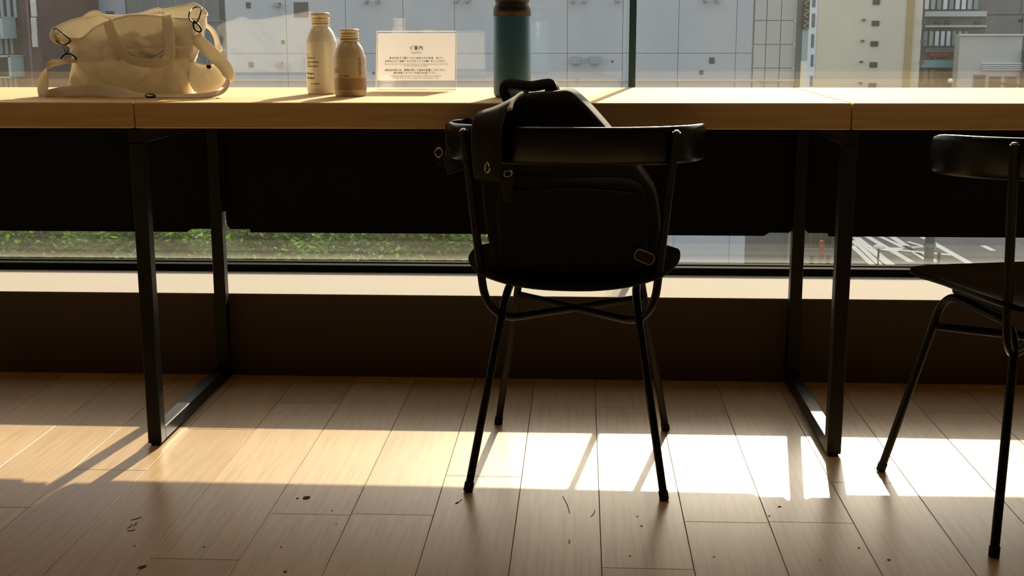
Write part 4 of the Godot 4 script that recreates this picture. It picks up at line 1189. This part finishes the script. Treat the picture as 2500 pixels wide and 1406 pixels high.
	for q in [[10.3361, 2.0528, 0.1449, 0.3574], [10.3526, 1.3004, 0.1453, 0.6108], [10.3577, 0.3993, 0.1275, 0.6147], [10.3794, -0.4712, 0.1279, 0.5458], [10.3845, -1.3837, 0.1284, 0.4761]]:
		far_window(t, q, m.steel, m.blue_glass)
	for q in [[15.147, 1.2356, 0.144, 0.2147], [15.1483, 0.3564, 0.1445, 0.18], [15.1507, -0.5466, 0.1449, 0.1812], [15.1542, -1.4737, 0.1454, 0.1459]]:
		far_bar(t, "side_box", q, 0.3, m.frame, 0.3)

	# glass fronted shop building behind it
	z = -60.0
	var s := building("shop_building", "grey glass fronted building with curtained windows and a yellow entry coloured as if lit", 15.6907, 18.5846, 7.0, z, 5.0, m.dark_grey)
	for q in [[15.8351, 2.152, 0.2227, 0.8091], [16.1134, 2.1511, 0.2226, 0.8089], [16.3915, 2.1502, 0.2225, 0.8087], [16.6695, 2.1494, 0.2223, 0.8085], [16.9474, 2.1485, 0.2222, 0.8083], [17.2251, 2.1477, 0.2221, 0.8081], [17.5026, 2.1468, 0.222, 0.8079], [17.7801, 2.1459, 0.2219, 0.8077], [18.0573, 2.1451, 0.2218, 0.8075], [15.8666, 0.4876, 0.2053, 0.7813], [16.1278, 0.4872, 0.2052, 0.7811], [16.3889, 0.4868, 0.2051, 0.7809], [16.6499, 0.4864, 0.205, 0.7807], [16.9108, 0.486, 0.2049, 0.7805], [17.1715, 0.4856, 0.2048, 0.7803], [17.4321, 0.4852, 0.2047, 0.7801], [17.6926, 0.4848, 0.2046, 0.7799]]:
		far_window(s, q, m.frame, [m.curtain, m.curtain2, m.pale][rng.randi_range(0, 2)])
	far_bar(s, "slab_edge", [17.1331, 1.596, 2.7822, 0.2397], 0.25, m.grey)
	far_bar(s, "slab_edge", [17.1708, 1.0418, 2.7874, 0.0925], 0.25, m.grey)
	for q in [[15.8963, 1.1926, 0.2234, 0.2591], [16.3813, 1.173, 0.2604, 0.185], [16.8263, 1.1905, 0.223, 0.2219], [18.2025, 1.1505, 0.2781, 0.1848]]: far_window(s, q, m.frame, m.glass)
	far_bar(s, "slab_edge", [17.2442, -0.0356, 2.7975, 0.2237], 0.25, m.dark_grey)
	far_bar(s, "red_sign", [16.475, -0.2588, 0.8598, 0.1495], 0.2, m.red, 0.1)
	far_bar(s, "canopy", [16.3884, -0.6517, 1.4975, 0.3373], 0.7, m.teal)
	for q in [[15.976, -1.2338, 0.2628, 0.7528], [16.295, -1.2338, 0.2626, 0.7526], [16.6138, -1.2338, 0.2625, 0.7524], [16.9324, -1.2337, 0.2623, 0.7522]]: far_window(s, q, m.frame, m.blue_glass)
	far_bar(s, "entrance", [17.7132, -1.4217, 0.7115, 0.8655], 0.15, m.yellow)  # flat yellow stands in for the light of the entry
	far_bar(s, "entrance_post", [18.0609, -1.3089, 0.0748, 0.8645], 0.3, m.black)
	var globe := SphereMesh.new()
	globe.radius = 0.11
	globe.height = 0.22
	var gl := tag(put("globe_lamp", globe, m.lamp, self, Vector3(16.2949, -1.3257, -57)), "round white globe lamp on a post before the shop building", "lamp") as Node3D
	put("post", tube(PackedVector3Array([Vector3(0, -0.1, 0), Vector3(0, STREET - gl.position.y, 0)]), 0.05, 8), m.black, gl)

	# grey office block at the far right
	z = -66.0
	var o := building("office_building", "plain grey office block with a pale lower front at the far right", 20.2442, 27.5693, 7.0, z, 7.0, m.dark_grey)
	for q in [[21.1414, 2.5516, 1.9051, 1.8117], [23.0434, 2.5453, 1.8182, 1.8088], [21.2482, 1.1363, 1.9133, 0.8936], [23.1584, 1.1322, 1.826, 0.8921]]: far_bar(o, "panel", q, 0.06, mat(Color(0.50, 0.51, 0.515), 0.85))
	far_bar(o, "vent", [22.1476, 1.3372, 0.1828, 0.1216], 0.15, m.black)
	var low := building("corner_shop", "low pale rendered corner shop with a shuttered base, before the office block", 16.8853, 19.617, [17.879, 0.6932, 0.1794, 0.1791][1], -58.0, 0.8, m.grey2)
	far_bar(low, "roof_edge", [18.2211, 0.6747, 2.833, 0.0895], 0.15, m.pale)
	for k in 4: far_bar(low, "louvre", [[[18.9093, -0.6029, 1.4391, 0.0542], [18.9162, -0.6932, 1.4396, 0.0542], [18.923, -0.7836, 1.44, 0.0543], [18.9299, -0.8741, 1.4405, 0.0543]][k][0], [[18.9093, -0.6029, 1.4391, 0.0542], [18.9162, -0.6932, 1.4396, 0.0542], [18.923, -0.7836, 1.44, 0.0543], [18.9299, -0.8741, 1.4405, 0.0543]][k][1], 2.0, 0.05], 0.15, m.pale)
	for q in [[17.8515, -1.4183, 0.5424, 0.6546], [18.5407, -1.4544, 0.5417, 0.5817], [19.2264, -1.4542, 0.541, 0.5813]]: far_window(low, q, m.steel, m.glass)
	var rail := put("handrail", tube(PackedVector3Array([Vector3(18.1634, -1.3985, -57.5) - low.position, Vector3(19.4637, -1.5602, -57.5) - low.position]), 0.05, 6), m.black, low)
	far_bar(low, "side_post", [19.7216, -0.8742, 0.1438, 1.6635], 0.3, mat(Color(0.16, 0.24, 0.25), 0.6))

	# to the left: window wall, dark walls, a pale block, a dark house with balconies
	z = -46.0
	var l := building("window_wall_building", "grey building with a dark gridded window wall, behind the canvas bag", -19.9455, -17.6598, 5.0, z, 10.0, m.dark_grey)
	var cols := [[-19.8681, 0.5355, 0.2162, 0.0148], [-19.5902, 0.5351, 0.2778, 0.0148], [-19.3126, 0.5347, 0.2313, 0.0148], [-19.0967, 0.5344, 0.185, 0.0148], [-18.9118, 0.5341, 0.1695, 0.0148]]
	var rws := [[-19.3038, 2.4441, 0.0153, 0.3204], [-19.3308, 2.0941, 0.0153, 0.3214], [-19.3523, 1.8162, 0.0153, 0.3222], [-19.3773, 1.4936, 0.0154, 0.279], [-19.4011, 1.1847, 0.0154, 0.2945], [-19.4239, 0.8898, 0.0154, 0.2363]]
	for i in cols.size():
		for k in rws.size():
			far_window(l, [cols[i][0], rws[k][1], cols[i][2] * 0.98, rws[k][3] * 0.98], m.black, [m.curtain2, m.blue_glass, m.curtain, m.glass][(i * 3 + k * 5) % 4 if k < 4 else 1])
	far_bar(l, "spandrel", [-19.3335, 0.0597, 1.6999, 1.3683], 0.15, m.grey2)
	far_bar(l, "shop_window", [-19.4867, -0.9262, 1.3973, 0.5702], 0.18, m.black)
	far_bar(l, "blue_strip", [-17.9357, 1.7096, 0.5199, 1.7561], 0.1, mat(Color(0.24, 0.29, 0.35), 0.6))
	var p := building("pale_block", "narrow pale rendered block rising above the canvas bag", -17.6751, -16.6817, 5.0, -46.0, 8.0, mat(Color(0.74, 0.78, 0.82), 0.85))
	for q in [[-17.2294, 1.532, 0.3209, 0.1464]]: far_window(p, q, m.dark_grey, m.blue_glass)
	var c := building("slate_building", "slate grey building with vertical seams, between the bag and the panel building", -16.6054, -12.9432, 5.0, -46.0, 10.0, mat(Color(0.52, 0.55, 0.55), 0.85))
	for q in [[-16.1107, 1.1188, 0.0458, 19.1173], [-15.4242, 1.1173, 0.0457, 19.1021], [-14.7693, 1.1159, 0.0457, 19.0876], [-14.2521, 1.1148, 0.0456, 19.0761], [-13.7204, 1.1136, 0.0607, 19.0643]]: far_bar(c, "seam", q, 0.05, m.joint)
	for q in [[-14.8083, 1.2332, 3.6511, 0.0293], [-14.8668, 0.2036, 3.6681, 0.0296]]: far_bar(c, "seam", q, 0.05, m.joint)
	far_bar(c, "dark_band", [-13.0984, 1.1123, 0.1668, 19.0505], 0.04, mat(Color(0.30, 0.33, 0.35), 0.8))  # dark vertical strip near the right end of the wall
	var d := building("balcony_house", "dark house with balconies and pale columns at the left edge", -20.4655, -17.9126, 5.0, -40.0, 5.0, mat(Color(0.20, 0.21, 0.20), 0.8))
	for q in [[-18.4931, 1.607, 0.0938, 0.5876], [-18.2787, 1.6064, 0.1071, 0.5874], [-18.0645, 1.6058, 0.0937, 0.5873], [-18.7344, 1.6077, 0.1073, 0.5878], [-18.6215, 0.4247, 0.0944, 0.5172], [-18.4463, 0.4245, 0.0944, 0.5171], [-18.2711, 0.4243, 0.0808, 0.517], [-18.8104, 0.4249, 0.0944, 0.5173], [-18.72, -0.7198, 0.0814, 0.3401], [-18.5572, -0.7198, 0.0814, 0.3401], [-18.3945, -0.7197, 0.0813, 0.34], [-18.2319, -0.7197, 0.0813, 0.3399]]:
		far_bar(d, "curtain", q, 0.06, m.curtain2)
	for q in [[-18.7599, 1.0052, 1.1299, 0.6171], [-18.8082, -0.1718, 1.6239, 0.5725]]: far_bar(d, "balcony", q, 0.9, mat(Color(0.13, 0.15, 0.155), 0.8))
	for q in [[-18.7063, 1.3132, 1.2354, 0.0513], [-18.1428, 0.9911, 0.094, 0.6681], [-18.7564, 0.114, 1.6754, 0.0519], [-17.9722, -0.1982, 0.081, 0.65], [-18.8127, -0.5368, 1.6811, 0.0522]]: far_bar(d, "rail", q, 0.96, m.curtain)
	var n := building("plum_house", "narrow plum coloured house with a pale glazed strip at the left edge", -17.9126, -17.3373, 5.0, -40.0, 5.0, m.plum)
	for q in [[-17.4626, 1.6041, 0.1737, 0.5358], [-17.4925, 1.0668, 0.1742, 0.4874], [-17.5029, 0.6039, 0.1746, 0.4382]]: far_window(n, q, m.pale, m.cream)
	far_bar(n, "edge_strip", [-17.6512, 1.0928, 0.067, 5.1313], 0.1, mat(Color(0.42, 0.37, 0.40), 0.7))

	# street furniture seen under the tables
	var red := base("street_sign", Vector3(7.1625, -5.9, -37.095) * Vector3(1, 0, 1) + Vector3(0, STREET, 0))
	tag(red, "red upright banner sign on a post beside the road", "sign")
	put("post", tube(PackedVector3Array([Vector3.ZERO, Vector3(0, 0.75, 0)]), 0.05, 8), m.steel, red)
	put("banner", chamfer_box(Vector3(0.15, 0.55, 0.05), 0.01), m.red, red, Vector3(0, 0.47, 0.07))
	for q in [[Vector3(6.8233, -5.9, -36.6792), "grey bollard post left of the red sign"], [Vector3(7.3046, -5.9, -36.7007), "grey bollard post right of the red sign"]]:
		var bo := base("bollard", q[0] * Vector3(1, 0, 1) + Vector3(0, STREET, 0))
		tag(bo, q[1], "bollard", "bollards by the road")
		put("post", tube(PackedVector3Array([Vector3.ZERO, Vector3(0, 0.36, 0)]), 0.06, 10), m.black, bo)
		put("cap", lathe([Vector2(0, 0.40), Vector2(0.05, 0.39), Vector2(0.075, 0.36), Vector2(0.075, 0.33)], 12, true), m.black, bo)
	var hx0 := 7.0309
	var hx1 := 8.3967
	var fence := base("dark_shape", Vector3((hx0 + hx1) / 2.0, STREET, -40.0))  # plain dark boards filling an unclear dark area behind the sign
	tag(fence, "row of dark upright boards behind the red sign across the street", "fence")
	for k in 4: put("board", chamfer_box(Vector3((hx1 - hx0) / 4.0 - 0.02, 1.3, 0.08), 0.01), m.black, fence, Vector3((hx1 - hx0) * (k + 0.5) / 4.0 - (hx1 - hx0) / 2.0, 0.68, 0))
	put("rail", plain_box(Vector3(hx1 - hx0, 0.08, 0.12)), m.frame, fence, Vector3(0, 1.25, 0.02))
	var mush := base("road_sign", Vector3(8.7718, -5.9, -36.766) * Vector3(1, 0, 1) + Vector3(0, STREET, 0))
	tag(mush, "small round pale sign on a thin post among the road stripes", "sign")
	put("post", tube(PackedVector3Array([Vector3.ZERO, Vector3(0, 0.62, 0)]), 0.03, 8), m.black, mush)
	put("disc", lathe([Vector2(0, 0.70), Vector2(0.12, 0.68), Vector2(0.19, 0.62), Vector2(0.18, 0.60), Vector2(0, 0.60)], 20, true), m.white, mush)
	var pole := base("utility_pole", Vector3(10.1441, -5.9, -36.4352) * Vector3(1, 0, 1) + Vector3(0, STREET, 0))
	tag(pole, "dark upright post standing in the road right of the stripes", "post")
	put("post", tube(PackedVector3Array([Vector3.ZERO, Vector3(0, 3.4, 0)]), 0.14, 12), mat(Color(0.25, 0.27, 0.27), 0.7), pole)
	put("collar", lathe([Vector2(0.15, 0.7), Vector2(0.17, 0.7), Vector2(0.17, 0.82), Vector2(0.15, 0.82)], 14), m.steel, pole)
	var small := base("bollard", Vector3(10.5135, -5.9, -36.7121) * Vector3(1, 0, 1) + Vector3(0, STREET, 0))
	tag(small, "short dark bollard right of the dark post in the road", "bollard", "bollards by the road")
	put("post", tube(PackedVector3Array([Vector3.ZERO, Vector3(0, 0.5, 0)]), 0.05, 10), m.black, small)


func trees() -> void:
	var leaf := begin()
	leaf.set_smooth_group(-1)
	for k in 4:
		var a := k * 0.25
		var b := (k + 1) * 0.25
		var wa := 0.26 * sin(a * PI)
		var wb := 0.26 * sin(b * PI)
		var ya := -0.10 * pow(a - 0.5, 2.0)
		var yb := -0.10 * pow(b - 0.5, 2.0)
		for s in [-1.0, 1.0]:
			var p := [Vector3(0, ya - 0.03, a), Vector3(0, yb - 0.03, b), Vector3(s * wb, yb + 0.03, b), Vector3(s * wa, ya + 0.03, a)]
			for i in [0, 1, 2, 0, 2, 3]: leaf.add_vertex(p[i])
	var lm := done(leaf)
	var green := mat(Color.WHITE, 0.8)
	green.metallic_specular = 0.2
	green.vertex_color_use_as_albedo = true
	green.backlight_enabled = true
	green.backlight = Color(0.75, 0.85, 0.4)
	var bark := mat(Color(0.25, 0.21, 0.17), 0.9)
	var spots := [[-7.3, -17.2, 0.95, 1.35, "leftmost street tree with bright green leaves, seen under the left table"], [-5.0, -17.0, 1.1, 1.75, "leafy street tree seen between the left table legs"], [-2.35, -16.8, 1.1, 1.75, "leafy street tree seen under the middle table"], [-0.35, -17.2, 1.05, 1.25, "rightmost leafy street tree, seen just left of the middle chair"]]
	for s in spots:
		var t := base("street_tree", Vector3(s[0], STREET, s[1]))
		tag(t, s[4], "tree", "street trees below the window")
		var top := Vector3(rng.randf_range(-0.2, 0.2), 3.6, 0)
		var tr := begin()
		add_tube(tr, curve([Vector3(0, 0, 0), Vector3(0.05, 1.5, 0.03), top], 5), 0.09, 9)
		for k in 9:
			var a := TAU * k / 9.0 + rng.randf()
			add_tube(tr, curve([top - Vector3(0, 1.6 * rng.randf(), 0), top + Vector3(cos(a) * 0.6, 0.3, sin(a) * 0.6), top + Vector3(cos(a) * s[3] * 0.9, rng.randf_range(0.0, 1.2), sin(a) * 0.9)], 4), 0.028, 6)
		put("trunk", done(tr), bark, t)
		var mm := MultiMesh.new()
		mm.transform_format = MultiMesh.TRANSFORM_3D
		mm.use_colors = true
		mm.mesh = lm
		var n := 22000
		mm.instance_count = n
		var clumps := []
		for k in 70:
			var d := Vector3(rng.randf_range(-1, 1), rng.randf_range(-1, 1), rng.randf_range(-1, 1)).normalized() * pow(rng.randf(), 0.4)
			clumps.append(Vector3(d.x * s[3], 3.75 + d.y * s[2] + rng.randf_range(-0.1, 0.1), d.z * 1.2))
		for k in n:
			var c: Vector3 = clumps[k % clumps.size()]
			var q := c + Vector3(rng.randfn(0, 0.2), rng.randfn(0, 0.16), rng.randfn(0, 0.2))
			var bs := Basis.from_euler(Vector3(rng.randf_range(-0.7, 0.9), rng.randf_range(0, TAU), rng.randf_range(-0.6, 0.6))).scaled(Vector3.ONE * rng.randf_range(0.065, 0.12))
			mm.set_instance_transform(k, Transform3D(bs, q))
			var g := rng.randf()
			mm.set_instance_color(k, Color(0.07, 0.15, 0.035).lerp(Color(0.36, 0.60, 0.09), g * g))
		var mi := MultiMeshInstance3D.new()
		mi.name = "foliage"
		mi.multimesh = mm
		mi.material_override = green
		t.add_child(mi, true)
		mi.set_meta("kind", "stuff")
